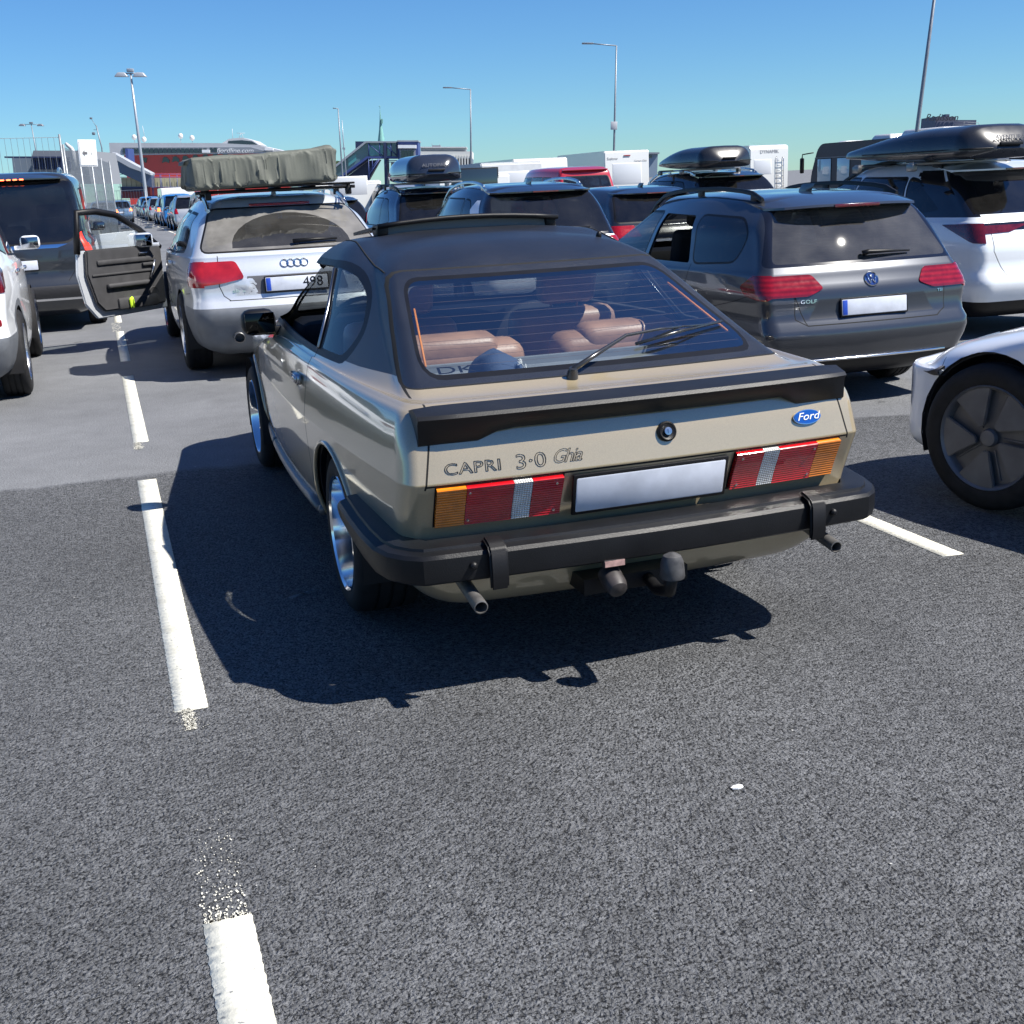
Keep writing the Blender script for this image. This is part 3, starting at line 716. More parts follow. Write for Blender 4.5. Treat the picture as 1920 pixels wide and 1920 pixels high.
    b = MB(); b.lathe([(0, .036), (.006, .038), (.05, .034), (.068, .026), (.076, .012), (.078, .001)], Matrix.Translation((-.03, -.17, .36)) @ Matrix.Rotation(-math.pi/2, 4, 'Y'), 24, close=False); b.build('tow_ball_cap', mat('scuffed rubber cap', (.05, .05, .052), .5, var=.4, vscale=40), o1)
    b = MB(); b.lathe([(-.03, .02), (-.02, .035), (.04, .034), (.06, .028), (.068, .012), (.069, .001)], Matrix.Translation((-.165, -.03, .34)) @ Matrix.Rotation(-math.pi/2, 4, 'Z') @ Matrix.Rotation(R(25), 4, 'Y'), 24); b.box((-.165, -.05, .392), (.07, .02, .026), bev=.004); b.build('trailer_socket', mat('scuffed socket', (.035, .03, .03), .5, var=.5, vscale=30), o1)
    b = MB(); b.box((-.165, -.062, .392), (.064, .002, .018)); b.build('socket_label', mat('faded pink label', (.35, .22, .2), .6, var=.3, vscale=60), o1)
    # ---- cabin
    b = MB(); b.box((0, .68, .85), (1.16, .46, .02)); b.box((0, .48, .872), (1.1, .02, .03)); b.box((0, .90, .872), (1.12, .03, .03)); b.build('parcel_shelf', LEDGE, r)
    for s_ in (-1, 1):
        b = MB(); b.box((s_*.34, 1.02, .80), (.56, .17, .30), rot=(.12, 0, 0), bev=.06, seg=4); b.box((s_*.34, 1.28, .55), (.56, .5, .16), bev=.05, seg=3)
        b.box((s_*.36, 1.0, .92), (.40, .15, .12), rot=(.12, 0, 0), bev=.05, seg=4); b.build('rear_seat', TAN, r)
        seat(r, s_*.36, 1.85, .42, TAN, .50, .56, True, 'front_seat')
    b = MB(); b.box((0, 2.62, .80), (1.3, .34, .22), bev=.05); b.tube([(-.36+.17*math.cos(t), 2.42-.05*math.sin(t), .84+.17*math.sin(t)) for t in [2*math.pi*k/20 for k in range(21)]], .012, 6); b.build('dashboard', DRK, r)
    b = MB(); b.box((0, 2.2, 1.19), (.22, .02, .06), bev=.01); b.build('interior_mirror', BLK, r)
    # country sticker low in the glass
    p, n = c.surf(x=-.475, z=.938); text('country_letters', 'DK', .062, BLK, face_m(p-n*.006, n), r, ext=.0005, wx=1.5)
    place(r, 0, 0)
    return c
cp = coupe()
# ------- baseball cap on the parcel shelf
b = MB(); rings = []
for i in range(9):
    a = i/8*math.pi/2; rr_ = .088*math.cos(a); z = .098*math.sin(a)
    rings.append([Vector((rr_*1.02*math.cos(t)+(.012*math.sin(3*t) if i < 5 else 0), rr_*1.12*math.sin(t), z*(1+.08*math.sin(2*t)))) for t in [2*math.pi*k/24 for k in range(24)]])
b.loft(rings[:-1], cap=False)
b.bm.faces.new([v for v in b.bm.verts][-24:]); 
NAVY = mat('navy cotton', (.045, .075, .15), .8, bump=.4, bscale=200, var=.15)
hat = b.build('baseball_cap', NAVY, None, 50, recalc=True)
tag(hat, "navy baseball cap with white palm emblem behind the rear window of the gold coupe", 'cap')
b = MB()
for k in (0, 1): b.grid([[Vector((x, -.07-.085*t*(1-(x/.085)**2*.5), .012+.012*(1-(x/.085)**2)*(1-t*.4)-k*.004)) for x in [-.085+.17*i/10 for i in range(11)]] for t in (0, .3, .6, .85, 1)], flip=bool(k))
b.build('cap_peak', NAVY, hat, 60)
b = MB()
for a in range(0, 360, 40):
    if a in (240, 280): continue
    b.tube([(0, -.101, .055), (.016*math.cos(R(a)), -.101+.004, .055+.016*math.sin(R(a)))], .0022, 4)
b.tube([(0, -.103, .055), (.01, -.108, .035), (.03, -.104, .028), (.036, -.098, .045)], .002, 4); b.build('palm_emblem', WHT, hat)
hat.location = (-.27, .68, .862); hat.rotation_euler = (0, 0, R(40)); hat.scale = (1.0, 1.0, .92)

# ------------------------------------------------------------------ modern bodies
def rows(Lg, W, H, zb, yb, yt, yc, yw, zh=None, yroof=None, tum=.2, rr=.14, bow=.05, bz=.55, ledge=.04, flat=.93, bowt=None):
    """zb/yb = rear glass base, yt = rear glass top, yc = cowl, yw = windscreen top"""
    h = W/2; zh = zh or zb-.12; zt = H-.10; y2 = yt+.22; bt = bow if bowt is None else bowt; d = (zt-zb)
    k1, k2 = 1-tum*.5, 1-tum
    return [lv(.19, .32, Lg-.3, h*.70, h*.86, h*.68), lv(.27, .12, Lg-.12, h*.84, h*.95, h*.76, rx=rr, ry=rr), lv(.40, .03, Lg-.03, h*.90, h*.985, h*.80, rx=rr, ry=rr, bow=bow),
            lv(bz, 0, Lg, h*.92, h, h*.82, rx=rr, ry=rr, bow=bow), lv(bz+.05, ledge, Lg, h*.91, h*.995, h*.82, rx=rr*.9, ry=rr, bow=bow),
            lv((bz+zb)/2+.02, ledge+.02, Lg-.05, h*.925, h*1.0, h*.80, rx=rr*.8, ry=rr, bow=bow, zf=min((bz+zb)/2, zh-.12)),
            lv(zb-.09, yb*.6+ledge*.3, Lg-.25, h*.90, h*.985, h*.78, rx=rr*.8, ry=rr, bow=bow, zf=zh-.05),
            lv(zb, yb, yc, h*.86, h*.95, h*.80, rx=rr*.7, ry=rr, bow=bow, zf=zh+.02, zm=zb-.01, fy=.25),
            lv(zb+d*.35, yb+(yt-yb)*.33, yc-(yc-yw)*.33, h*.86*(k1*.5+.5), h*.95*(k1*.5+.5), h*.74, rx=rr*.6, ry=rr, bow=(bow+bt)/2, fy=.25),
            lv(zb+d*.7, yb+(yt-yb)*.68, yc-(yc-yw)*.67, h*.86*k1, h*.95*k1, h*.70, rx=rr*.6, ry=rr, bow=bt, fy=.25),
            lv(zt, yt, yw, h*.86*k2, h*.95*k2, h*.66, rx=rr*.6, ry=rr, bow=bt, fy=.22, zm=zt+.015),
            lv(zt+.05, yt+.07, yw-.08, h*.86*k2*.93, h*.95*k2*flat, h*.60, rx=rr*.7, ry=rr, bow=bt, fy=.2, zm=zt+.07),
            lv(zt+.082, yt+.20, yw-.22, h*.86*k2*.72, h*.95*k2*.75, h*.48, rx=rr, ry=rr, bow=bt*.5, fy=.2, zm=zt+.098),
            lv(zt+.096, yt+.45, yw-.4, h*.3, h*.36, h*.3, rx=rr, ry=rr, bow=0, fy=.15, fb=.05, zm=zt+.112),
            lv(zt+.098, yt+.5, yw-.5, 0, 0, 0, rx=0, ry=.01, bow=0, fx=0, fy=.01, fb=0, zm=zt+.115)]
def screen(c, zb, H, h, tum=.25):
    z0, z1 = zb+.04, H-.13
    c.window(rpoly([(-h*.74, z0), (h*.74, z0), (h*.62, z1), (-h*.62, z1)], .06, 3), 'y', G_CLR, 'windscreen', .02, cond=lambda f: f.normal.y > .2 and f.normal.z > .1 and f.calc_center_median().y > 1.5)
def mirrorx(P): return [(-x, y) for x, y in P]
def rc(ymax): return lambda f: f.normal.y < -.1 and f.calc_center_median().y < ymax
def sd(a): return lambda f: abs(f.normal.x) > .35
def lamps(c, rear, sidep, m=REDL, off=.008, name='tail_light', ymax=.6, nx=.0):
    """rear = outline seen from behind (right side), sidep = outline seen from the flank"""
    for s_ in (-1, 1):
        F = []
        P = [(s_*x, z) for x, z in rear]
        F += c.cut(P, 'y', lambda f: f.normal.y < -.25 and f.calc_center_median().y < ymax and f.calc_center_median().x*s_ > 0)
        k = c.part(F, name, m, off)
        if sidep:
            G = c.cut(sidep, 'x', lambda f: abs(f.normal.x) > .3 and f.calc_center_median().x*s_ > 0)
            if k:
                for f in G: f[c.lay] = k
            else: k = c.part(G, name, m, off)
def rails(root, c, hx, y0, y1, m, h=.045, sz=(.028, .03), feet=3):
    for s_ in (-1, 1):
        b = MB(); n = 14; P = []
        for k in range(n+1):
            t = k/n; y = y0+(y1-y0)*t; p, nn = c.surf(x=s_*hx, y=y); e = min(1, min(t, 1-t)/.1); P.append(p+Vector((0, 0, .012+h*math.sin(e*math.pi/2))))
        b.loft([[p+Vector((a*sz[0]/2, 0, z)) for a, z in ((-1, -sz[1]/2), (1, -sz[1]/2), (1, 0), (.5, sz[1]/2), (-.5, sz[1]/2), (-1, 0))] for p in P])
        for k in range(feet):
            t = [.06, .94, .5, .3, .7][k]; y = y0+(y1-y0)*t; p, nn = c.surf(x=s_*hx, y=y); b.box(p+Vector((0, 0, h*.4)), (sz[0]*.8, .09, h*1.0+.02), bev=.008)
        b.build('roof_rail', m, root, 40, recalc=True)
def fin(root, c, m, y, x=0):
    p, n = c.surf(x=x, y=y); b = MB()
    b.loft([[p+Vector((x_*w_, y_*.09+k_, z_)) for x_, y_ in ((-1, 0), (0, -.8), (1, 0), (.6, 1), (-.6, 1))] for w_, k_, z_ in ((.022, 0, -.01), (.02, -.005, .012), (.008, -.03, .045), (.002, -.045, .055))]); b.build('roof_fin', m, root, 50, recalc=True)
def cabin(root, zb, y1, yd, w=.72, two=True, m=DRK, head=True):
    for s_ in (-1, 1): seat(root, s_*w*.5, y1, .5, m, .5, zb-.5+.22, head, 'front_seat')
    b = MB(); b.box((0, y1-.85, zb-.22), (w*1.8, .16, .46), rot=(.2, 0, 0), bev=.05, seg=3)
    for x in (-.45, 0, .45): b.box((x*w/.72, y1-.93, zb+.08), (.24, .09, .14), bev=.03)
    b.build('rear_bench', m, root)
    b = MB(); b.box((0, yd, zb-.1), (w*1.9, .4, .2), bev=.06); b.build('dashboard', m, root)
def heater(c, z0, z1, n, hw, slope, m, yref=0):
    b = MB()
    for k in range(n):
        z = z0+(z1-z0)*k/(n-1); xs = hw-(z-z0)*slope; P = []
        for i in range(9):
            p, nn = c.surf(x=-xs+2*xs*i/8, z=z); P.append(p-nn*.004)
        b.tube(P, .0011, 4)
    b.build('heater_lines', m, c.root)
HEAT = mat('copper heater line', (.12, .1, .09), .5)

# ---- dark grey estate in the next lane
GREYM = paint('dark grey metallic', (.042, .047, .058), metal=.45, rough=.28, flake=.2, dust=.06)
c = Car('estate_car', rows(4.567, 1.80, 1.47, .985, .16, .437, 3.55, 2.55, zh=.96, tum=.225, bow=.06, bz=.57, rr=.11), GREYM, "dark grey metallic estate with black roof rails in the lane right of the gold coupe", 'car', step=.05)
c.arches([.99, 3.625], .345, .318)
c.window(rpoly([(3.30, 1.0), (2.62, 1.315), (2.42, 1.33), (2.02, 1.335), (2.06, .985)], .03, 3), 'x', G_CLR, 'front_door_window', .02)
F = c.cut(rpoly([(1.97, .985), (1.93, 1.335), (1.33, 1.325), (1.20, .985)], .03, 3), 'x', sd(0)); 
c.part([f for f in F if f.calc_center_median().x > 0], 'rear_door_window', G_TNT); bmesh.ops.delete(c.bm, geom=[f for f in F if f.is_valid and f.calc_center_median().x < 0], context='FACES')
c.window(rpoly([(1.14, .99), (1.24, 1.325), (.66, 1.305), (.52, 1.20), (.58, 1.02)], .07, 3), 'x', G_DRK, 'quarter_window', .015)
c.seam([(2.02, 1.0), (2.0, .8), (2.02, .35)], 'x'); c.seam([(1.16, .98), (1.2, .8), (1.36, .62)], 'x'); c.seam([(.97, .66), (.5, .75), (.3, .8)], 'x', .005)
gl = rpoly([(-.705, 1.005), (.705, 1.005), (.565, 1.352), (-.565, 1.352)], .05, 4)
c.color(c.cut(rpoly([(-.765, .985), (.765, .985), (.60, 1.385), (-.60, 1.385)], .04, 3), 'y', rc(.9)), mat('gloss black', (.008, .008, .01), .08, coat=1))
c.window(gl, 'y', glass('film dusted window', (.10, .12, .13), dirt=.09, refl=1.3), 'rear_window', 0, cond=rc(.9))
lamps(c, rpoly([(.38, .835), (.50, .79), (.88, .79), (.9, .93), (.45, .93)], .025, 3), rpoly([(.12, .77), (.34, .80), (.42, .86), (.30, .935), (.05, .935)], .02, 3), R_BAND, .008)
for s_ in (-1, 1):
    c.seam([(s_*.60, .93), (s_*.60, .80), (s_*.60, .64)], 'y', .007, m=GAP)
    c.seam([(s_*.60, .64), (s_*.52, .595)], 'y', .007)
c.seam([(-.60, .795), (-.52, .595), (.52, .595)], 'y', .007)
c.color(c.cut([(-.5, .635), (.5, .635), (.42, .645+.12), (-.42, .765)], 'y', rc(.6)), mat('plate recess', (.04, .043, .05), .4, metal=.4))
c.color(c.cut([(-.9, .15), (.9, .15), (.9, .345), (-.9, .345)], 'y', lambda f: f.normal.y < -.0 and f.calc_center_median().y < .5), BLK)
screen(c, .99, 1.47, .9)
o = c.finish(.02); r = c.root
rails(r, c, .555, .62, 2.5, BLK, .04)
b = MB(); Pn = [c.surf(x=x, z=.352) for x in [-.62+1.24*i/12 for i in range(13)]]; b.tube([p+n*.006 for p, n in Pn], .010, 8); b.build('chrome_strip', CHR, r)
b = MB(); rings = []
for i in range(-8, 9):
    x = .60*i/8; p, n = c.surf(x=x, z=1.375); e = (abs(i)/8)**3; q = c.surf(x=x*.98, y=p.y+.25)[0]
    rings.append([q, p+Vector((0, .02, .055-e*.03)), p+Vector((0, -.15+e*.05, .012-e*.015)), p+Vector((0, -.155+e*.05, -.004-e*.015)), p+Vector((0, -.02, -.028)), p+Vector((0, .05, -.02))])
b.loft(rings); sp = b.build('roof_spoiler', GREYM, r, 40, recalc=True)
b = MB(); b.box((0, c.surf(x=0, z=1.375)[0].y-.152, 1.372), (.36, .014, .022), bev=.005); b.build('high_brake_light', DREDL, sp)
p, n = c.surf(x=0, z=.875); M = face_m(p+n*.004, n)
b = MB(); b.lathe([(-.004, .0545), (.004, .0545), (.008, .051), (.004, .047), (.003, .046)], M @ Matrix.Rotation(-math.pi/2, 4, 'Y'), 36)
for s_ in (-1, 1):
    for a, d_ in (((.034*s_, .028), (.018*s_, -.034)), ((.018*s_, -.034), (.001*s_, .002)), ((.012*s_, .036), (0, .008))): b.tube([M @ Vector((a[0], a[1], .006)), M @ Vector((d_[0], d_[1], .006))], .0038, 6)
o1 = b.build('round_badge', CHR, r, 50)
b = MB(); b.lathe([(.002, .047), (.002, .001)], M @ Matrix.Rotation(-math.pi/2, 4, 'Y'), 30); b.build('badge_face', mat('badge navy', (.01, .03, .14), .1, coat=1), o1)
plate(r, c.surf(x=0, z=.70)[0]+Vector((0, -.012, 0)), (0, -1, .1), .52, .11)
p, n = c.surf(x=-.50, z=.755); text('model_lettering', 'GOLF', .036, CHR, face_m(p+n*.002, n), r, ext=.002, wx=1.35)
p, n = c.surf(x=.56, z=.765); text('engine_lettering', 'TSI', .028, CHR, face_m(p+n*.002, n), r, ext=.002, wx=1.3)
b = MB(); p0, n0 = c.surf(x=-.02, z=1.035); p1, n1 = c.surf(x=.37, z=1.035)
b.tube([p0+n0*.02, p0.lerp(p1, .1)+n0*.04, p0.lerp(p1, .5)+n0*.034, p1+n1*.02], [.02, .016, .011, .006], 8); b.build('rear_wiper', BLK, r)
heater(c, 1.03, 1.33, 15, .67, .35, HEAT)
fin(r, c, GREYM, .95)
for s_ in (-1, 1): mirror(r, s_*.86, 3.1, 1.03, GREYM, .18, .13, s_)
for s_ in (-1, 1):
    b = MB(); p, n = c.surf(y=2.15, z=.83, side=s_); b.box(p+n*.015, (.03, .17, .028), bev=.01); p, n = c.surf(y=1.32, z=.845, side=s_); b.box(p+n*.015, (.03, .17, .028), bev=.01); b.build('door_handle', GREYM, r)
wells(r, .87, (.99, 3.625), .345, .318, .26, (.4, 4.2)); wheels(r, .88, (.99, 3.625), .318, .205, style='five')
cabin(r, .98, 2.2, 3.2, .7)
GOLF = c; place(r, 3.52, 3.78, R(-1))

# ---- silver estate ahead in our lane, battered tailgate, front door open
SILP = paint('silver metallic', (.60, .63, .67), metal=.35, rough=.3, flake=.12, dust=.15)
CLAD = mat('grey bumper cladding', (.13, .14, .155), .5, bump=.2, bscale=300, var=.15, metal=.2)
c = Car('silver_estate', rows(4.93, 1.86, 1.50, 1.045, .16, .62, 3.78, 2.75, zh=1.0, tum=.27, bow=.09, bz=.60, rr=.17), SILP, "silver estate car with dented tailgate and left front door open, bundle on its roof", 'car', step=.05)
c.arches([1.02, 3.85], .375, .345)
c.window(rpoly([(2.22, 1.04), (2.17, 1.37), (1.42, 1.36), (1.36, 1.04)], .03, 3), 'x', G_TNT, 'rear_door_window', .022, tm=BLK)
c.window(rpoly([(1.31, 1.04), (1.37, 1.36), (.98, 1.34), (.72, 1.06)], .05, 3), 'x', G_TNT, 'quarter_window', .02, tm=BLK)
F = c.cut(rpoly([(3.5, 1.05), (2.86, 1.355), (2.30, 1.375), (2.28, 1.04)], .03, 3), 'x', sd(0)); c.part([f for f in F if f.calc_center_median().x > 0], 'front_door_window', G_CLR)
bmesh.ops.delete(c.bm, geom=[f for f in F if f.is_valid and f.calc_center_median().x < 0], context='FACES')
F = c.cut([(3.50, .33), (3.52, 1.02), (2.26, 1.02), (2.28, .33)], 'x', lambda f: f.normal.x < -.3); bmesh.ops.delete(c.bm, geom=F, context='FACES')
c.seam([(1.30, 1.03), (1.30, .9), (1.42, .7), (1.45, .4)], 'x'); c.seam([(.62, .70), (.35, .72)], 'x', .005)
wip = [(.02+.50*math.cos(math.pi*k/16), 1.075+.265*math.sin(math.pi*k/16)) for k in range(17)]
c.part(c.cut(wip, 'y', rc(1.0)), 'rear_window', glass('wiped dusty window', (.12, .14, .15), dirt=.06), label='wiped clean arc in the dusty rear window')
c.window(rpoly([(-.74, 1.055), (.74, 1.055), (.59, 1.385), (-.59, 1.385)], .06, 4), 'y', glass('dusty window', (.12, .14, .15), dirt=.30), 'rear_window', .014, cond=rc(1.0))
lamps(c, rpoly([(.42, .835), (.62, .80), (.9, .78), (.93, .975), (.48, .975)], .03, 3), rpoly([(.02, .77), (.26, .78), (.31, .93), (.26, .98), (.02, .98)], .03, 3), mat('smooth red lens', (.30, .010, .014), .1, coat=1, var=.3, vscale=9), .01)
for s_ in (-1, 1): c.seam([(s_*.615, 1.02), (s_*.63, .78), (s_*.60, .70), (s_*.55, .66)], 'y', .007)
c.seam([(-.56, .66), (.56, .66)], 'y', .007)
c.color(c.cut([(-.44, .70), (.44, .70), (.40, .85), (-.40, .85)], 'y', rc(.6)), mat('dark plate recess', (.1, .1, .11), .5))
c.color(c.cut([(-1, .1), (1, .1), (1, .605), (-1, .605)], 'y', lambda f: f.normal.y < .0 and f.calc_center_median().y < .6), CLAD)
c.color(c.cut([(-.2, .1), (5, .1), (5, .36), (1.5, .36), (1.40, .55), (1.3, .66), (1.02, .76), (.78, .72), (.5, .58), (-.2, .605)][:3]+[(-.2, .36)], 'x', lambda f: True), CLAD)
for q in ([(-.2, .3), (.66, .3), (.62, .605), (-.2, .605)],): c.color(c.cut(q, 'x', lambda f: True), CLAD)
c.color(c.cut(circ(1.02, .345, .43, 30), 'x', lambda f: abs(f.normal.x) > .3), CLAD); c.color(c.cut(circ(3.85, .345, .43, 30), 'x', lambda f: abs(f.normal.x) > .3), CLAD)
screen(c, 1.04, 1.5, .93)
o = c.finish(.02); r = c.root
rails(r, c, .60, .70, 2.9, SILV, .05, (.03, .034))
b = MB(); b.tube([c.surf(x=x, z=1.412)[0]+Vector((0, -.006, 0)) for x in [-.26+.52*i/8 for i in range(9)]], .014, 6); b.build('high_brake_light', REDL, r)
for k in range(4):
    p, n = c.surf(x=-.0825+.055*k, z=.935); M = face_m(p+n*.004, n) @ Matrix.Rotation(-math.pi/2, 4, 'Y')
    b = MB(); b.lathe([(0, .036), (.004, .036), (.006, .033), (.004, .029), (0, .029)], M, 28); b.build('badge_ring', CHR, r)
PLT = plate(r, c.surf(x=0, z=.775)[0]+Vector((0, -.012, 0)), (0, -1, .1), .52, .115, txt='498', tx=.135)
p, n = c.surf(x=-.46, z=.735); text('trim_lettering', 'allroad', .042, CHR, face_m(p+n*.002, n), r, ext=.001, wx=1.2)
p, n = c.surf(x=.50, z=.735); text('engine_lettering', '2.7T', .036, CHR, face_m(p+n*.002, n), r, ext=.001)
b = MB(); p0, n0 = c.surf(x=.02, z=1.085); p1, n1 = c.surf(x=.40, z=1.095); b.tube([p0+n0*.03, p0.lerp(p1, .5)+n0*.03, p1+n1*.02], [.018, .013, .008], 8); b.build('rear_wiper', BLK, r)
fin(r, c, WHT, .92)
# crumpled dent beside the plate
b = MB(); random.seed(3); Pg = []
for i in range(11):
    row = []
    for j in range(9):
        x = -.52+.20*i/10; z = .69+.16*j/8; p, n = c.surf(x=x, z=z); e = math.sin(math.pi*i/10)*math.sin(math.pi*j/8)
        row.append(p+n*(-.001+e*(.004+random.uniform(-.004, .010))))
    Pg.append(row)
b.grid(Pg, flip=True); b.build('dented_panel', SILP, r, 12)
for s_ in (-1, 1):
    b = MB(); M = Matrix.Translation((s_*.52, -.0, .36)) @ Matrix.Rotation(-math.pi/2, 4, 'Z'); b.lathe([(-.25, .045), (.0, .045), (.005, .04), (-.2, .038)], M, 20); b.build('exhaust_pipe', mat('exhaust grey', (.2, .2, .2), .4, metal=.8), r)
    b = MB()
    p, n = c.surf(y=1.52, z=.93, side=s_); b.box(p+n*.015, (.03, .18, .03), bev=.01); b.build('door_handle', SILP, r)
mirror(r, .9, 3.3, 1.08, SILP, .2, .14, 1)
wells(r, .90, (1.02, 3.85), .375, .345, .27, (.4, 4.5), .22); wheels(r, .915, (1.02, 3.85), .345, .23, style='seven')
cabin(r, 1.04, 2.45, 3.45, .74)
# open door, hinged at its front edge
D = bpy.data.objects.new('front_door', None); link(D, r); D.location = (-.91, 3.50, 0); D.rotation_euler = (0, 0, R(-62))
b = MB(); dp = [(0, .36), (0, .95), (-.02, 1.03), (-1.22, 1.03), (-1.26, .8), (-1.2, .5), (-1.05, .34)]
My = Matrix(((0, 0, 1, 0), (1, 0, 0, 0), (0, 1, 0, 0), (0, 0, 0, 1)))
b.prism(dp, .035, Matrix.Translation((-.03, 0, 0)) @ My, .012); bpy.context.view_layer.update()
dk = b.build('door_skin', SILP, r)
b = MB(); b.prism([(-.06, .42), (-.05, .98), (-.08, 1.035), (-1.14, 1.035), (-1.17, .8), (-1.08, .5), (-.98, .41)], .05, Matrix.Translation((.006, 0, 0)) @ My, .015)
b.box((.07, -.62, .66), (.06, .62, .05), bev=.02, seg=3); b.box((.062, -.6, .90), (.03, .85, .05), bev=.014); b.box((.06, -.5, .47), (.05, .6, .12), bev=.03); 
b.lathe([(0, .085), (.012, .08), (.006, .07), (.004, .001)], Matrix.Translation((.056, -.25, .52)), 20); b.box((.07, -.30, .845), (.03, .16, .03), bev=.008); b.box((.055, -.66, .78), (.03, .9, .02), bev=.006)
card = b.build('door_card', mat('grey door card', (.04, .04, .043), .7, var=.2, bump=.2, bscale=200), dk)
b = MB(); b.tube([(.075, -.28, .70), (.09, -.24, .80), (.08, -.20, .88)], .014, 8); b.box((.07, -.35, .955), (.02, .12, .03), bev=.008); b.build('door_pull', SILV, dk)
b = MB(); b.tube([(0, -.02, 1.0), (0, -.30, 1.20), (0, -.62, 1.36), (0, -.9, 1.405), (0, -1.16, 1.40), (0, -1.19, 1.2), (0, -1.22, 1.0)], .034, 8); b.build('window_frame', BLK, dk)
b = MB(); b.grid([[(0, -.04, 1.03), (0, -.1, 1.03)], [(0, -.3, 1.19), (0, -.32, 1.03)], [(0, -.62, 1.35), (0, -.62, 1.03)], [(0, -.9, 1.395), (0, -.9, 1.03)], [(0, -1.15, 1.39), (0, -1.19, 1.03)]]); b.build('door_glass', G_CLR, dk)
dk.name = 'front_door'; bpy.data.objects.remove(D)
dk.location = (-.90, 3.47, 0); dk.rotation_euler = (0, 0, R(-50)); dk.scale = (1, .90, 1)
mm = mirror(r, -1.02, 3.22, 1.09, SILP, .19, .15, -1, ang=.2); mm.location = (.04, .0, 0)
AUDI = c; place(r, .03, 6.85)
# high-vis vest in the door pocket
b = MB(); b.box((0, 0, 0), (.05, .16, .10), bev=.02, seg=2); b.box((.0, .1, .02), (.05, .07, .06), bev=.02); 
for v in b.bm.verts: v.co += Vector((random.uniform(-.006, .006), random.uniform(-.012, .012), random.uniform(-.012, .012)))
v = b.build('safety_vest', mat('high visibility yellow', (.55, .8, .03), .6), None); tag(v, 'bright yellow safety vest stuffed in the pocket of the open car door', 'safety vest')
VEST = v
# wrapped bundle on the roof
TARP = mat('olive tarpaulin', (.10, .106, .088), .65, var=.15, vscale=4, bump=.25, bscale=60)
def tarp():
    """a soft box under cloth: flat faces, drawn corners and slanting creases"""
    b = MB(); NX, NS = 150, 88; rings = []; random.seed(11)
    fold = [(random.uniform(0, 1), random.choice([.5, .8, 1.3, 2.6, 4]), random.uniform(-1.6, 1.6), random.uniform(.005, .024)) for _ in range(24)]
    W, H = .36, .30
    for i in range(NX+1):
        u = i/NX; x = -.665+1.27*u; k = min(u, 1-u); ends = min(1, k/.035)**.45 if k > 0 else 0; ring = []
        hz = H*(.88+.10*u)+.006*math.sin(u*7+1)+(.012*math.exp(-((u-.93)/.04)**2))
        for j in range(NS):
            a = 2*math.pi*j/NS; ca, sa = math.cos(a), math.sin(a); e = .2
            y = W/2*2*math.copysign(abs(ca)**e, ca)*.5*2*.92; z = hz/2*math.copysign(abs(sa)**e, sa); d = 0; q0 = z/hz
            for f0, wd, sl, am in fold:
                q = (u-f0-sl*q0*.14)/(.011*wd); d += am*max(0, 1-abs(q))**1.3*(1 if q > 0 else .7)*(.35+.65*min(1, abs(q0-.5)*1.4))
            d -= .004
            sc = .55+.45*ends; flare = .02*(.5-q0)*(1+math.sin(u*31)*.5)
            y2 = y*(sc if abs(ca) > .3 else .7+.3*ends) ; z2 = z*(.62+.38*ends)
            if abs(ca) > .45: y2 += math.copysign(d+flare, ca)
            elif sa > 0: z2 += d*.35+.005*math.sin(u*17+a*2)
            ring.append(Vector((x+(.02*math.sin(a*3) if k < .02 else 0), y2, z2+hz/2)))
        rings.append(ring)
    b.loft(rings); o = b.build('roof_bundle', TARP, None, 28, recalc=True); return o
t = tarp(); tag(t, 'long bundle wrapped in olive green tarpaulin strapped across the roof of the silver estate', 'roof luggage')
t.location = (-.07, 7.62, 1.56); t.rotation_euler = (0, R(-1.3), R(2))
b = MB()
for y in (-.28, .28): b.tube([(-.66, y, 0), (.66, y, 0)], .014, 8)
for x in (-.6, -.3, 0, .3, .6): b.tube([(x, -.35, .02), (x, .35, .02)], .008, 6)
b.tube([(-.64, -.36, .03), (.64, -.36, .03), (.64, .36, .03), (-.64, .36, .03), (-.64, -.36, .03)], .01, 6)
for x in (-.6, .6):
    for y in (-.28, .28): b.box((x, y, -.03), (.05, .06, .07), bev=.01)
o = b.build('roof_rack', BLK, None); tag(o, 'low black rack between the roof rails of the silver estate, under the tarpaulin bundle', 'roof rack'); o.location = (.03, 7.7, 1.53)

# ---- the rest of the queue
def side_panes(c, Lg, H, zb, yb, yt, yc, yw, gl=G_DRK, glf=G_TNT, trim=.018, tm=BLK, open_left=False, B=None, drop=.14, lift=0):
    zt = H-drop; B = B or Lg*.455; C = B-.86; A0, A1 = yc-.42, yw-.12
    c.window(rpoly([(A0, zb+.015), (A1, zt), (B+.03, zt), (B+.03, zb+.005)], .03, 3), 'x', glf, 'front_door_window', trim, tm)
    c.window(rpoly([(B-.03, zb+.005), (B-.03, zt), (C+.05, zt-.008), (C-.02, zb+lift*.5+.005)], .03, 3), 'x', gl, 'rear_door_window', trim, tm)
    c.window(rpoly([(C-.08, zb+.01+lift*.5), (C, zt-.01), (yt+.42, zt-.03), (yb+.52, zb+.05+lift)], [.02, .02, .09, .06], 3), 'x', gl, 'quarter_window', trim, tm)
    c.seam([(B, zb), (B, zb-.3), (B-.03, .35)], 'x'); c.seam([(C-.05, zb), (C+.02, zb-.2), (C+.2, zb-.45)], 'x')
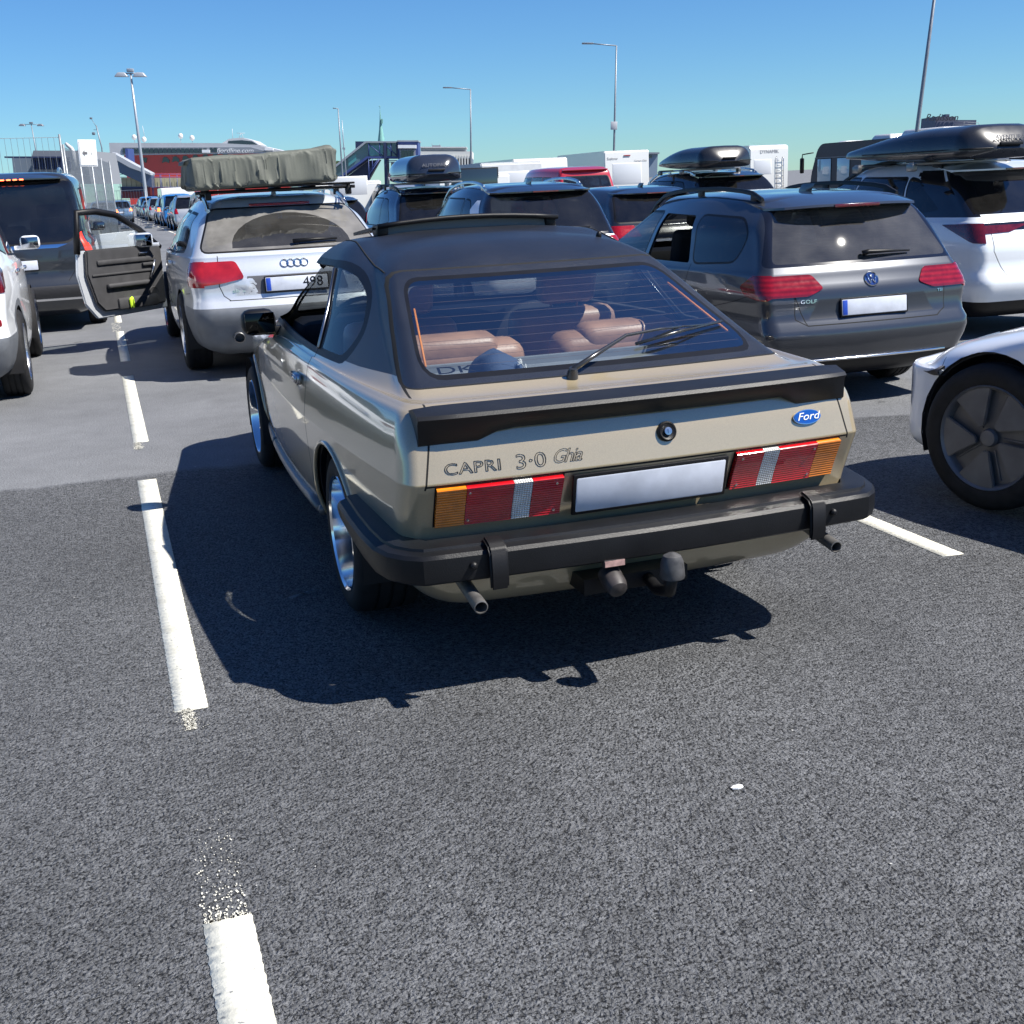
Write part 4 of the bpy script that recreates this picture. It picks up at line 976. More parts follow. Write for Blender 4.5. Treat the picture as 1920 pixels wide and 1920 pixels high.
def modern(name, label, Lg, W, H, zb, yb, yt, yc, yw, pt, wx=(1.0, 3.7), wr=.34, gl=G_DRK, glf=G_TNT, lamp=None, lampside=None, lampm=REDL, railm=None, roofm=None, clad=None, rear=None, group=None, cat='car', tum=.22, step=.06, cab=True, plates=True, style='five', lift=0, finm=None, brake=True, hook=None, name_=None, bz=.57, bow=.06, rr=.15, cladz=.5, drop=.14, B=None, spoiler=True, bowt=None, railh=.04):
    c = Car(name, rows(Lg, W, H, zb, yb, yt, yc, yw, tum=tum, bz=bz, bow=bow, rr=rr, bowt=bowt), pt, label, cat, group, step=step)
    ya, yf = wx; c.arches([ya, yf], wr*1.09, wr)
    if roofm: c.color(c.cut([(-1, zb+.02), (Lg, zb+.02), (Lg, 3), (-1, 3)], 'x', lambda f: f.calc_center_median().z > zb), roofm)
    side_panes(c, Lg, H, zb, yb, yt, yc, yw, gl, glf, drop=drop, B=B, lift=lift)
    h = W/2
    if rear: rear(c)
    else: c.window(rpoly([(-h*.80, zb+.02), (h*.80, zb+.02), (h*.66, H-.125), (-h*.66, H-.125)], .05, 3), 'y', gl, 'rear_window', .02, cond=rc(yt+.4))
    if lamp: lamps(c, lamp, lampside, lampm)
    screen(c, zb, H, h)
    for s_ in (-1, 1): c.seam([(s_*h*.74, zb-.02), (s_*h*.74, zb-.3), (s_*h*.6, bz+.03)], 'y', .007)
    if clad:
        c.color(c.cut([(-1.2, .1), (1.2, .1), (1.2, cladz), (-1.2, cladz)], 'y', lambda f: f.normal.y < .05 and f.calc_center_median().y < .6), clad)
        c.color(c.cut([(-.2, .1), (ya-.3, .1), (ya-.3, cladz), (-.2, cladz)], 'x', lambda f: True), clad); c.color(c.cut([(ya, .1), (yf, .1), (yf, .36), (ya, .36)], 'x', lambda f: True), clad)
        for y in (ya, yf): c.color(c.cut(circ(y, wr, wr*1.09+.06, 24), 'x', lambda f: abs(f.normal.x) > .3), clad)
    o = c.finish(.02); r = c.root
    if railm: rails(r, c, h*.64, yt+.25, yw+.1, railm, railh)
    if spoiler:
        b = MB(); rg = []
        for i in range(-6, 7):
            x = h*.66*i/6; p, n = c.surf(x=x, z=H-.10); q = c.surf(x=x*.98, y=p.y+.2)[0]; e = (abs(i)/6)**3
            rg.append([q, p+Vector((0, .02, .05-e*.03)), p+Vector((0, -.11+e*.04, .015)), p+Vector((0, -.11+e*.04, 0)), p+Vector((0, .03, -.015))])
        b.loft(rg); sp = b.build('roof_spoiler', roofm or pt, r, 40, recalc=True)
        if brake: b = MB(); y_ = c.surf(x=0, z=H-.10)[0].y-.112; b.box((0, y_, H-.092), (.3, .01, .014)); b.build('high_brake_light', DREDL, sp)
    if plates: plate(r, c.surf(x=0, z=zb-.28)[0]+Vector((0, -.008, 0)), (0, -1, .08), .52, .11)
    if finm: fin(r, c, finm, yt+.42)
    for s_ in (-1, 1): mirror(r, s_*h*.95, yc-.55, zb+.06, pt, .18, .13, s_)
    wells(r, h*.97, (ya, yf), wr*1.09, wr, .26, (.4, Lg-.45), .24); wheels(r, h*.985, (ya, yf), wr, .22, style=style)
    if cab: cabin(r, zb, Lg*.47, yc-.45, h*.78)
    return c
WP = paint('white paint gloss', (.76, .78, .80), rough=.3, flake=.02, dust=.08)
PW = paint('pearl white', (.70, .73, .76), metal=.05, rough=.28, flake=.05, dust=.08)
BKP = paint('black gloss paint', (.012, .013, .016), rough=.2, flake=.1, dust=.05)
NVP = paint('dark navy metallic', (.018, .03, .06), metal=.4, rough=.25, flake=.2, dust=.08)
DGP = paint('anthracite metallic', (.035, .04, .048), metal=.5, rough=.3, flake=.2, dust=.14)
SBL = paint('slate blue metallic', (.10, .17, .26), metal=.4, rough=.3, flake=.2)
BLP = paint('bright blue', (.02, .16, .45), rough=.3, flake=.1)
RDP = paint('red paint', (.38, .012, .025), rough=.3, flake=.05)
SGP = paint('light silver metallic', (.42, .44, .46), metal=.5, rough=.3)
GLB = MATS['gloss black']
# white SUV cut by the left edge
def tailL(c): c.window(rpoly([(-.72, 1.10), (.72, 1.10), (.60, 1.49), (-.60, 1.49)], .06, 3), 'y', G_DRK, 'rear_window', .03, cond=rc(1.2))
c = modern('white_suv', "white SUV with grey lower bumper, cut off by the left edge of the photo", 4.48, 1.85, 1.65, 1.09, .20, .55, 3.55, 2.5, WP, (.92, 3.59), .345, lamp=rpoly([(.50, .93), (.62, .86), (.95, .88), (.95, 1.06), (.72, 1.05)], .03, 3), lampside=rpoly([(.05, .86), (.30, .90), (.47, 1.03), (.40, 1.07), (.05, 1.06)], .02, 3), lampm=DREDL, railm=SILV, clad=CLAD, cladz=.55, rear=tailL, style='ten', lift=.06)
r = c.root; p, n = c.surf(x=.66, z=.66); b = MB(); b.box(p+n*.002, (.30, .03, .06), bev=.02); b.build('rear_reflector', REDL, r)
for y_, z_ in ((1.25, .98), (2.15, .96)):
    for s_ in (-1, 1): p, n = c.surf(y=y_, z=z_, side=s_); b = MB(); b.box(p+n*.014, (.03, .17, .03), bev=.01); b.build('door_handle', SILV, r)
place(r, -3.06, 6.33, R(.5))
# dark van in the left lane
def tailV(c):
    c.window(rpoly([(-.84, 1.20), (-.62, 1.06), (.62, 1.06), (.84, 1.20), (.74, 1.76), (-.74, 1.76)], .06, 3), 'y', G_DRK, 'rear_window', .02, cond=rc(.8))
    c.color(c.cut([(-.5, .995), (.5, .995), (.62, 1.035), (-.62, 1.035)], 'y', rc(.6)), CHR)
    c.color(c.cut([(-.97, .42), (.97, .42), (.97, .56), (-.97, .56)], 'y', rc(.6)), mat('tread plate', (.03, .03, .033), .5, bump=.6, bscale=30))
    c.color(c.cut([(-.97, .385), (.97, .385), (.97, .41), (-.97, .41)], 'y', rc(.6)), CHR)
c = modern('dark_van', "dark grey van in the far left lane with brake lights lit and silver roof rails", 5.1, 1.93, 1.88, 1.09, .10, .30, 4.55, 3.55, DGP, (1.05, 4.2), .345, lamp=rpoly([(.83, .84), (.98, .84), (.98, 1.28), (.87, 1.28)], .02, 3), lampside=rpoly([(-.05, .84), (.14, .88), (.2, 1.25), (-.05, 1.28)], .02, 3), lampm=LITR, railm=SILV, rear=tailV, tum=.12, cat='van', drop=.2, bz=.58, rr=.12, bow=.05, brake=False, spoiler=True, plates=True)
r = c.root; b = MB(); y_ = c.surf(x=0, z=1.775)[0].y-.115
for k in range(7): b.box((-.21+.07*k, y_, 1.785), (.045, .01, .014), bev=.003)
b.build('high_brake_light', mat('lit brake strip', (.6, .02, .01), .3, em=(1, .12, .04), ems=5), r)
for s_ in (-1, 1): b = MB(); p, n = c.surf(x=s_*.78, z=.34); b.box(p+n*.004, (.16, .02, .035), bev=.006); b.build('rear_reflector', REDL, r)
place(r, -2.46, 12.0)
# white saloon entering from the right edge: front wing and wheel
TW = paint('cool white paint', (.72, .76, .82), rough=.28, flake=.02, dust=.03)
Lr = rows(4.69, 1.86, 1.44, .93, .7, 1.5, 3.55, 2.6, zh=.87, tum=.25)
for k, l in enumerate(Lr[:8]):
    l['fx'] = .36; l['fy'] = .42; l['fb'] = .08; l['y1'] -= .16
    l['w'] = (l['w'][0], max(l['w'][1], .90) if k > 0 else .86, max(l['w'][1], .90)*.985 if k > 0 else .84)
Lr[6]['z'] = (Lr[6]['z'][0], Lr[6]['z'][1], .70); Lr[5]['z'] = (Lr[5]['z'][0], Lr[5]['z'][1], .60); Lr[6]['y1'] = 4.58; Lr[5]['y1'] = 4.68
Lr[6]['y1'] = 4.32; Lr[5]['y1'] = 4.47;
for l in Lr[:5]: l['y1'] = 4.53; l['fx'] = .28; l['fy'] = .30; l['w'] = (l['w'][0], .90, .885)
Lr[0]['w'] = (.6, .80, .78)
Lr[7]['y1'] = 3.7; Lr[7]['fx'] = .5; Lr[7]['fy'] = .35; Lr[7]['z'] = (.93, .90, .885)
c = Car('white_saloon', Lr, TW, "white saloon nosing in at the right edge, dark five-vane wheel cover on its front wheel", 'car', step=.04)
c.arches([.98, 3.855], .375, .345)
side_panes(c, 4.69, 1.44, .93, .7, 1.5, 3.55, 2.6)
F = c.cut(rpoly([(4.18, .70), (4.45, .655), (4.60, .65), (4.50, .68), (4.28, .725)], .02, 3), 'x', lambda f: abs(f.calc_center_median().x) > .3)
for s_ in (-1, 1): c.part([f for f in F if f.calc_center_median().x*s_ > 0], 'headlight', mat('headlamp glass', (.10, .12, .14), .05, coat=1), .004)
c.seam([(4.10, .36), (4.16, .66)], 'x', .005); c.seam([(3.28, .3), (3.3, .85)], 'x', .006)
o = c.finish(.02); r = c.root
wells(r, .90, (.98, 3.855), .375, .345, .28, (.4, 4.2), .2); wheels(r, .905, (.98,), .335, .23, style='aero', rimm=mat('charcoal wheel cover', (.13, .132, .14), .42, var=.2, metal=.3))
for sg in (-1, 1): wheel(r, sg*.915, 3.855, .335, .23, 'aero', rr=.236, rimm=MATS['charcoal wheel cover'], steer=R(2))
A = R(13); ca, sa = math.cos(A), math.sin(A)
wx_, wy_ = 2.13, 1.05   # where the near front wheel touches the road
place(r, wx_-(-.915*ca-3.855*sa), wy_-(-.915*sa+3.855*ca), A); r.location.z = -.03
# pearl white SUV with floating roof
def tailX(c):
    c.color(c.cut([(-.90, 1.15), (.90, 1.15), (.76, 1.56), (-.76, 1.56)], 'y', rc(1.2)), GLB)
    c.color(c.cut([(.12, 1.13), (1.5, 1.12), (1.15, 1.32), (.72, 1.48), (.50, 1.54)], 'x', lambda f: abs(f.normal.x) > .2), GLB)
    c.window(rpoly([(-.74, 1.17), (.74, 1.17), (.62, 1.5), (-.62, 1.5)], .05, 3), 'y', G_DRK, 'rear_window', 0, cond=rc(1.2))
    c.color(c.cut([(-1, 1.0), (1, 1.0), (1, 1.075), (-1, 1.075)], 'y', rc(.5)), GLB)
c = modern('pearl_suv', "pearl white SUV with wide red tail lamp at the right edge, black box on roof", 4.66, 1.87, 1.64, 1.12, .20, .72, 3.7, 2.55, PW, (1.0, 3.69), .36, lamp=rpoly([(.0, 1.0), (.5, .985), (.80, .90), (.97, .90), (.97, 1.05), (0, 1.05)], .015, 2), lampside=rpoly([(-.05, .88), (.20, .90), (.62, 1.06), (.3, 1.07), (-.05, 1.07)], .015, 2), lampm=DREDL, railm=BLK, rear=tailX, clad=BLK, cladz=.36, finm=WP, style='five', lift=.02, railh=.022)
place(c.root, 6.98, 5.8, R(1)); LEX = c
# white crossover with black roof
def tailB(c):
    c.color(c.cut([(-.80, 1.02), (.80, 1.02), (.66, 1.52), (-.66, 1.52)], 'y', rc(1.2)), GLB)
    c.color(c.cut([(.42, 1.02), (1.0, 1.03), (1.08, 1.10), (.78, 1.44), (.70, 1.44)], 'x', lambda f: abs(f.normal.x) > .3), WP)
    c.window(rpoly([(-.70, 1.05), (.70, 1.05), (.60, 1.47), (-.60, 1.47)], .05, 3), 'y', G_TNT, 'rear_window', 0, cond=rc(1.2))
c = modern('black_roof_crossover', "white crossover with black roof and silver rails just beyond the gold coupe's sunroof", 4.3, 1.80, 1.60, 1.03, .18, .50, 3.4, 2.45, WP, (.85, 3.45), .335, lamp=rpoly([(.55, .80), (.92, .78), (.92, 1.0), (.66, 1.0)], .03, 3), railm=SILV, roofm=BKP, rear=tailB, finm=BKP, glf=G_CLR)
r = c.root; b = MB(); p0, n0 = c.surf(x=.05, z=1.09); p1 = c.surf(x=.45, z=1.10)[0]; b.tube([p0+n0*.02, p0.lerp(p1, .4)+n0*.035, p1+n0*.015], [.022, .015, .007], 8); b.build('rear_wiper', BLK, r)
place(r, 3.22, 9.0)
c = modern('navy_suv', 'dark navy SUV carrying a glossy roof box, ahead of the black-roofed crossover', 4.7, 1.87, 1.62, 1.08, .22, .62, 3.7, 2.6, NVP, (.97, 3.8), .36, lamp=rpoly([(.40, .90), (.92, .86), (.92, 1.0), (.5, 1.0)], .02, 3), lampside=rpoly([(.0, .86), (.35, .9), (.3, 1.0), (0, 1.0)], .02, 3), lampm=DREDL, railm=BLK, style='multi')
place(c.root, 3.58, 14.3); NSUV = c
c = modern('low_dark_car', "low dark car with bright red spoiler light, mostly hidden by the bundle and navy SUV", 4.6, 1.82, 1.50, 1.0, .20, .62, 3.5, 2.5, NVP, (1.0, 3.65), .33, lamp=rpoly([(.5, .8), (.9, .8), (.9, .95), (.55, .95)], .02, 3))
b = MB(); y_ = c.surf(x=0, z=1.40)[0].y-.12; b.box((-.25, y_, 1.415), (.85, .03, .06), bev=.012); b.build('spoiler_light', REDL, c.root)
place(c.root, 3.2, 21.5)
c = modern('dark_estate', "black estate with shark fin aerial, glimpsed between the crossover and the grey estate", 4.72, 1.83, 1.49, 1.0, .18, .58, 3.6, 2.6, BKP, (1.0, 3.85), .33, lamp=rpoly([(.42, .82), (.92, .80), (.92, .97), (.5, .97)], .02, 3), lampside=rpoly([(0, .8), (.3, .84), (.25, .97), (0, .97)], .02, 3), finm=BKP)
place(c.root, 6.15, 12.2)
c = modern('black_suv', 'black SUV with silver window trim under a long black roof box, beyond the dark estate', 4.8, 1.93, 1.66, 1.12, .2, .6, 3.8, 2.7, BKP, (1.0, 3.85), .37, lamp=rpoly([(.5, .9), (.95, .88), (.95, 1.05), (.6, 1.05)], .02, 3), railm=SILV)
place(c.root, 9.15, 15.2); BSUV = c
# red camper van
def tailR(c): c.window(rpoly([(-.70, 1.18), (.70, 1.18), (.62, 1.70), (-.62, 1.70)], .08, 3), 'y', G_TNT, 'rear_window', .02, cond=rc(1))
c = modern('red_camper_van', 'red camper van with raised roof bulge among the waiting cars', 4.9, 1.90, 1.96, 1.15, .10, .38, 4.3, 3.4, RDP, (1.0, 4.0), .34, lamp=rpoly([(.80, .9), (.95, .9), (.95, 1.3), (.84, 1.3)], .02, 3), rear=tailR, tum=.16, cat='camper van', drop=.24, brake=False, gl=G_TNT)
place(c.root, 10.75, 26)

# roof boxes
def roofbox(label, L, W, H, m, parentcar, y, x=0, dz=.07, txt=None, nose=.5, tail=.12):
    b = MB(); n = 28; rings = []
    for i in range(n+1):
        t = i/n; e0 = min(1, (t*L)/tail/1.4); e1 = min(1, ((1-t)*L)/nose)
        hh = H*(math.sin(e0*math.pi/2)**.35)*(.26+.74*math.sin(e1*math.pi/2)**1.3) ; ww = W/2*(math.sin(max(.02, e0)*math.pi/2)**.3)*(.45+.55*math.sin(e1*math.pi/2)**.7)
        if i in (0, n): hh *= .55; ww *= .9
        S = []
        for k in range(24):
            a = 2*math.pi*k/24; ca, sa = math.cos(a), math.sin(a)
            X = ww*math.copysign(abs(ca)**.42, ca)*(1 if sa < 0 else 1-.16*abs(sa)); Z = (hh*.72*abs(sa)**.5 if sa > 0 else -hh*.28*abs(sa)**.35)+H*.28
            S.append(Vector((X, t*L, Z)))
        rings.append(S)
    b.loft(rings); o = b.build('roof_box', m, None, 50, recalc=True); tag(o, label, 'roof box')
    q = MB(); q.tube([(s*(W/2+.002)*k_, yy, H*.30) for s, yy, k_ in ((-1, L*.72, .95), (-1, L*.3, 1), (-1, .12, .97), (-1, .02, .8), (1, .02, .8), (1, .12, .97), (1, L*.3, 1), (1, L*.72, .95))], .008, 6); q.build('box_seam', BLK, o)
    q = MB(); q.box((0, -.004, H*.42), (.26, .03, .03), bev=.01); q.build('box_handle', BLK, o)
    if txt: text('box_lettering', txt, H*.17, mat('embossed grey', (.12, .12, .13), .4), face_m((0, .016, H*.60), (0, -1, .15)), o, wx=1.25, ext=.002)
    for yy in (L*.3, L*.68):
        q = MB(); q.box((0, yy, -.015), (1.15, .07, .028), bev=.008)
        for s_ in (-.56, .56): q.box((s_, yy, -.05), (.06, .10, .07), bev=.012)
        q.build('cross_bar', mat('bar metal', (.2, .2, .2), .35, metal=.8), o)
    R_ = parentcar.root; o.rotation_euler = R_.rotation_euler; p = parentcar.surf(x=x if x else 0.001, y=y+L*.3)[0]
    o.location = R_.matrix_basis @ Vector((x, y, p.z+dz)); return o
bpy.context.view_layer.update()
PLB = mat('roof box satin black', (.016, .017, .02), .28, coat=.4, var=.15)
roofbox('long matt black roof box on the pearl white SUV at the right edge', 2.25, .92, .31, PLB, LEX, .25, x=-.44, dz=.03, txt='AVENTURA', nose=1.6)
roofbox('glossy black roof box on the dark navy SUV', 2.1, .86, .40, mat('glossy box black', (.02, .024, .035), .12, coat=1), NSUV, .35, x=-.12, dz=.08, txt='AUTOPART', nose=1.1)
roofbox('long thin black roof box on the black SUV beyond the grey estate', 2.25, 1.0, .36, PLB, BSUV, .2, x=-.3, dz=.07, nose=1.4)

# motorhomes, coach and caravans: boxy bodies with rounded edges
WM = paint('motorhome white', (.62, .62, .60), rough=.35, flake=.02, dust=.1)
def boxbody(name, label, cat, L, W, z0, z1, m, x, y, rz=0, group=None, nose=0, tail=0, wr=.34, rr=.12, parts=None, axles=None):
    r = empty(name, label=label, cat=cat, group=group); b = MB()
    P = rpoly([(0+tail, z1), (0, z0), (L, z0), (L, z0+(z1-z0)*.45), (L-nose, z1)], rr, 4)
    b.prism([(p[0], p[1]) for p in P], W, Matrix(((0, 0, 1, -W/2), (1, 0, 0, 0), (0, 1, 0, 0), (0, 0, 0, 1))), .03); b.build('body', m, r, 40)
    for yy in (axles or (L*.25, L*.8)):
        for sg in (-1, 1): wheel(r, sg*(W/2-.02), yy, wr, .22)
    b = MB(); b.box((0, L/2, z0-.03), (W*.8, L*.9, .12)); b.build('underbody', DRK, r)
    if parts: parts(r, L, W, z0, z1)
    place(r, x, y, rz); return r
def panes(r, rects, m, name='window', fr=BLK, side='y', pos=0, th=.012):
    for a0, a1, z0, z1 in rects:
        b = MB(); w_, h_ = a1-a0, z1-z0; c_ = ((a0+a1)/2, pos, (z0+z1)/2) if side == 'y' else (pos, (a0+a1)/2, (z0+z1)/2)
        b.box(c_, (w_+.06, th, h_+.06) if side == 'y' else (th, w_+.06, h_+.06), bev=.004); o = b.build(name, fr, r)
        b = MB(); sg = -1 if (side == 'y' or pos < 0) else 1
        c2 = (c_[0], c_[1]-th*.6, c_[2]) if side == 'y' else (c_[0]+sg*th*.6, c_[1], c_[2])
        b.box(c2, (w_, th, h_) if side == 'y' else (th, w_, h_), bev=.004); b.build('pane', m, o)
PANE = mat('dark glossy pane', (.02, .03, .035), .05, coat=1); PALE = mat('pale reflecting pane', (.35, .5, .55), .08, coat=1)
def mh1(r, L, W, z0, z1):
    panes(r, [(-.72, .72, 1.35, 2.25)], mat('milky pane', (.5, .52, .55), .3), 'rear_window', WHT, 'y', -.006)
    b = MB(); b.box((0, -.02, 2.62), (.34, .04, .05), bev=.01); b.build('marker_light', REDL, r)
    text('model_lettering', 'Explorer', .16, mat('grey lettering', (.2, .2, .22), .5), face_m((-.75, -.012, 2.5), (0, -1, 0)), r)
    text('maker_lettering', 'Camper-Club', .12, MATS['grey lettering'], face_m((.7, -.012, 2.36), (0, -1, 0)), r)
    for s_ in (-1, 1): b = MB(); b.box((s_*(W/2-.1), -.01, .9), (.12, .03, .5), bev=.02); b.build('tail_light', REDL, r)
boxbody('motorhome', 'white motorhome with flat rear panel behind the red camper van', 'motorhome', 7.0, 2.3, .35, 2.86, WM, 22.7, 50, parts=mh1, nose=.8)
def mh2(r, L, W, z0, z1):
    text('maker_lettering', 'DYNAMIK', .26, MATS['grey lettering'], face_m((0, -.012, 2.62), (0, -1, 0)), r)
    panes(r, [(-.9, .1, 1.5, 2.2)], MATS['milky pane'], 'rear_window', WHT, 'y', -.006)
    b = MB()
    for x in (.45, .85): b.tube([(x, -.06, .6), (x, -.06, 2.3), (x, .0, 2.35)], .02, 6)
    for k in range(6): b.tube([(.45, -.06, .8+.27*k), (.85, -.06, .8+.27*k)], .015, 6)
    b.build('ladder', SILV, r)
boxbody('white_motorhome', 'tall white motorhome with a rounded rear behind the black roof box', 'motorhome', 7.2, 2.35, .35, 2.98, WM, 33.4, 55, parts=mh2, nose=.7, rr=.3)
def coach(r, L, W, z0, z1):
    X = -W/2-.005
    panes(r, [(L-1.35, L-.5, 1.15, 1.95), (L-2.5, L-1.75, 1.15, 1.95)], PALE, 'cab_window', BLK, 'x', X)
    panes(r, [(L-5.4, L-3.2, 1.2, 1.9), (L-8.6, L-6.0, 1.2, 1.9)], PANE, 'side_window', BLK, 'x', X)
    b = MB(); b.box((X-.28, L+.12, 1.75), (.16, .1, .55), bev=.04); b.tube([(X, L-.2, 2.2), (X-.28, L+.1, 2.15), (X-.28, L+.12, 2.0)], .025, 6); b.build('mirror_arm', BLK, r)
    b = MB(); b.box((0, L-.28, 1.6), (W*.9, .5, .9), bev=.1); b.build('windscreen', PALE, r)
    for y_, s_, l_ in ((L-3.8, .16, 1.1), (L-1.5, .05, .5)): b = MB(); b.box((-.4, y_, z1+s_/2), (.9, l_, s_), bev=.04, taper=(.8, .8)); b.build('roof_vent', WM, r)
    b = MB(); b.box((-.3, L-6.2, z1+.12), (1.5, 2.2, .22), bev=.05, taper=(.85, .9)); b.build('roof_air_unit', WM, r)
    b = MB(); b.box((X-.002, L-5, 2.0), (.004, 9.4, .03)); b.build('side_moulding', mat('moulding grey', (.14, .15, .16), .5), r)
CG = mat('coach grey', (.055, .058, .066), .55, spec=.3, var=.08)
boxbody('grey_motor_coach', 'long dark grey coach-like motorhome with white roof units at the right', 'motorhome', 12.5, 2.3, .4, 2.50, CG, 25.2, 24.0, parts=coach, nose=.5, rr=.35, wr=.45)
def blank(r, L, W, z0, z1):
    panes(r, [(-.5, .5, 1.5, 1.95)], MATS['milky pane'], 'rear_window', WHT, 'y', .01); panes(r, [(L*.4, L*.55, 1.5, 1.85)], MATS['milky pane'], 'side_window', WHT, 'x', -W/2-.004)
def vanp(r, L, W, z0, z1):
    panes(r, [(-.62, .62, 1.35, 2.0)], PANE, 'rear_window', BLK, 'y', .01); panes(r, [(L*.25, L*.45, 1.4, 1.95), (L*.5, L*.7, 1.4, 1.95)], PANE, 'side_window', BLK, 'x', -W/2-.004)
boxbody('white_camper_van', 'white camper van with dark side window behind the navy SUV', 'van', 5.4, 1.9, .35, 1.88, WM, 7.75, 26.5, parts=vanp, nose=1.0)
boxbody('caravan', 'pale grey caravan with sloping front between the white van and the red camper', 'caravan', 5.5, 2.1, .4, 2.28, mat('caravan grey', (.4, .42, .44), .5, var=.06), 11.6, 34.5, parts=blank, nose=1.2, tail=.2)
boxbody('large_white_caravan', 'white caravan with high roof behind the grey caravan', 'caravan', 6.5, 2.3, .4, 2.52, WM, 15.6, 42.5, parts=blank, nose=1.0, tail=.2)
boxbody('white_delivery_van', 'white van standing high above the far queue, left of the bundle', 'van', 5.4, 2.1, .4, 2.3, WM, 3.9, 80, parts=blank, nose=1.1, tail=.15)
boxbody('pickup_camper', 'low white van roof peeping between the tarpaulin bundle and the navy SUV', 'van', 4.8, 1.8, .35, 1.86, WM, 5.0, 29, parts=blank, nose=.9)

# far queue: three prototypes copied along the next lanes
def tree_copy(src, label, mb=None):
    def cp(o, par):
        c_ = o.copy(); COL.objects.link(c_); c_.parent = par
        for ch in list(o.children): cp(ch, c_)
        return c_
    r = cp(src, None); r['label'] = label
    if mb: repaint(r, mb)
    return r
def repaint(r, m):
    for ch in r.children:
        if ch.name.split('.')[0] in ('body', 'roof_spoiler', 'wing_mirror'):
            for s_ in ch.material_slots:
                if s_.material and s_.material.name.startswith('PROTO'): s_.link = 'OBJECT'; s_.material = m
GR = 'cars waiting in the far queue'
PR = paint('PROTO paint', (.1, .1, .1))
kw = dict(step=.13, group=GR, plates=True)
pa = modern('parked_car', 'x', 4.3, 1.8, 1.50, .98, .18, .5, 3.4, 2.4, PR, (.85, 3.45), .32, lamp=rpoly([(.6, .78), (.9, .78), (.9, .98), (.68, .98)], .02, 2), **kw)
pb = modern('parked_suv', 'x', 4.6, 1.88, 1.70, 1.08, .2, .5, 3.6, 2.6, PR, (.95, 3.7), .36, lamp=rpoly([(.66, .85), (.94, .85), (.94, 1.1), (.72, 1.1)], .02, 2), railm=BLK, **kw)
pc = modern('parked_people_carrier', 'x', 4.5, 1.85, 1.82, 1.1, .1, .26, 3.9, 3.1, PR, (.9, 3.6), .33, lamp=rpoly([(.82, .9), (.94, .9), (.94, 1.35), (.86, 1.35)], .02, 2), tum=.12, drop=.2, **kw)
FAR = [(pb, 3.0, 57.0, SGP, 'light silver SUV nearest to us in the far queue, beside the lane line'), (pa, 3.1, 62.0, SBL, 'slate blue hatchback second in the far queue'), (pc, 3.05, 67.5, BLP, 'bright blue people carrier in the far queue'),
       (pb, 3.0, 73.0, DGP, 'dark SUV with glowing brake lamp ahead of the bright blue people carrier'), (pa, 3.1, 92, NVP, 'navy hatchback in the far queue ahead of the dark SUV'), (pb, 3.1, 87, SBL, 'slate blue SUV in the far queue under the lamp post'),
       (pa, 3.05, 98, SGP, 'silver hatchback in the far queue below the white van'), (pc, 3.1, 104, DGP, 'dark people carrier toward the head of the far queue'), (pa, 3.2, 110, BKP, 'black hatchback toward the head of the far queue'), (pb, 3.3, 116, NVP, 'navy SUV at the head of the far queue'),
       (pa, .2, 84, WP, 'small white hatchback with lit tail lights left of the far queue'), (pa, -.9, 76, NVP, 'small navy hatchback at the mesh fence end, tail light lit'),
       (pb, 6.4, 27.5, DGP, 'dark SUV two lanes over, glimpsed past the navy SUV'), (pa, 6.3, 33.5, WP, 'white hatchback two lanes over, glimpsed past the navy SUV'), (pb, 6.4, 40, WP, 'white SUV two lanes over, roof above the low dark car'),
       (pa, 9.6, 33, SGP, 'silver hatchback ahead of the red camper van'), (pc, 6.4, 47, SGP, 'silver people carrier two lanes over, far ahead')]
seen = set()
for src, x, y, m, lab in FAR:
    if y < 20 and x < 1: continue
    if src.root.name not in seen: seen.add(src.root.name); rt = src.root; rt['label'] = lab; todo = (rt, m)
    else: rt = tree_copy(src.root, lab); todo = (rt, m)
    rt['category'] = 'car'; place(rt, x, y); repaint(*todo)
    if 'lit' in lab or 'glowing' in lab:
        for ch in rt.children:
            if ch.name.startswith('tail_light'):
                for s_ in ch.material_slots: s_.link = 'OBJECT'; s_.material = mat('lit orange lamp', (.8, .1, .02), .3, em=(1, .15, .03), ems=2.5)
VEST.location = (-1.24, 9.93, .47)

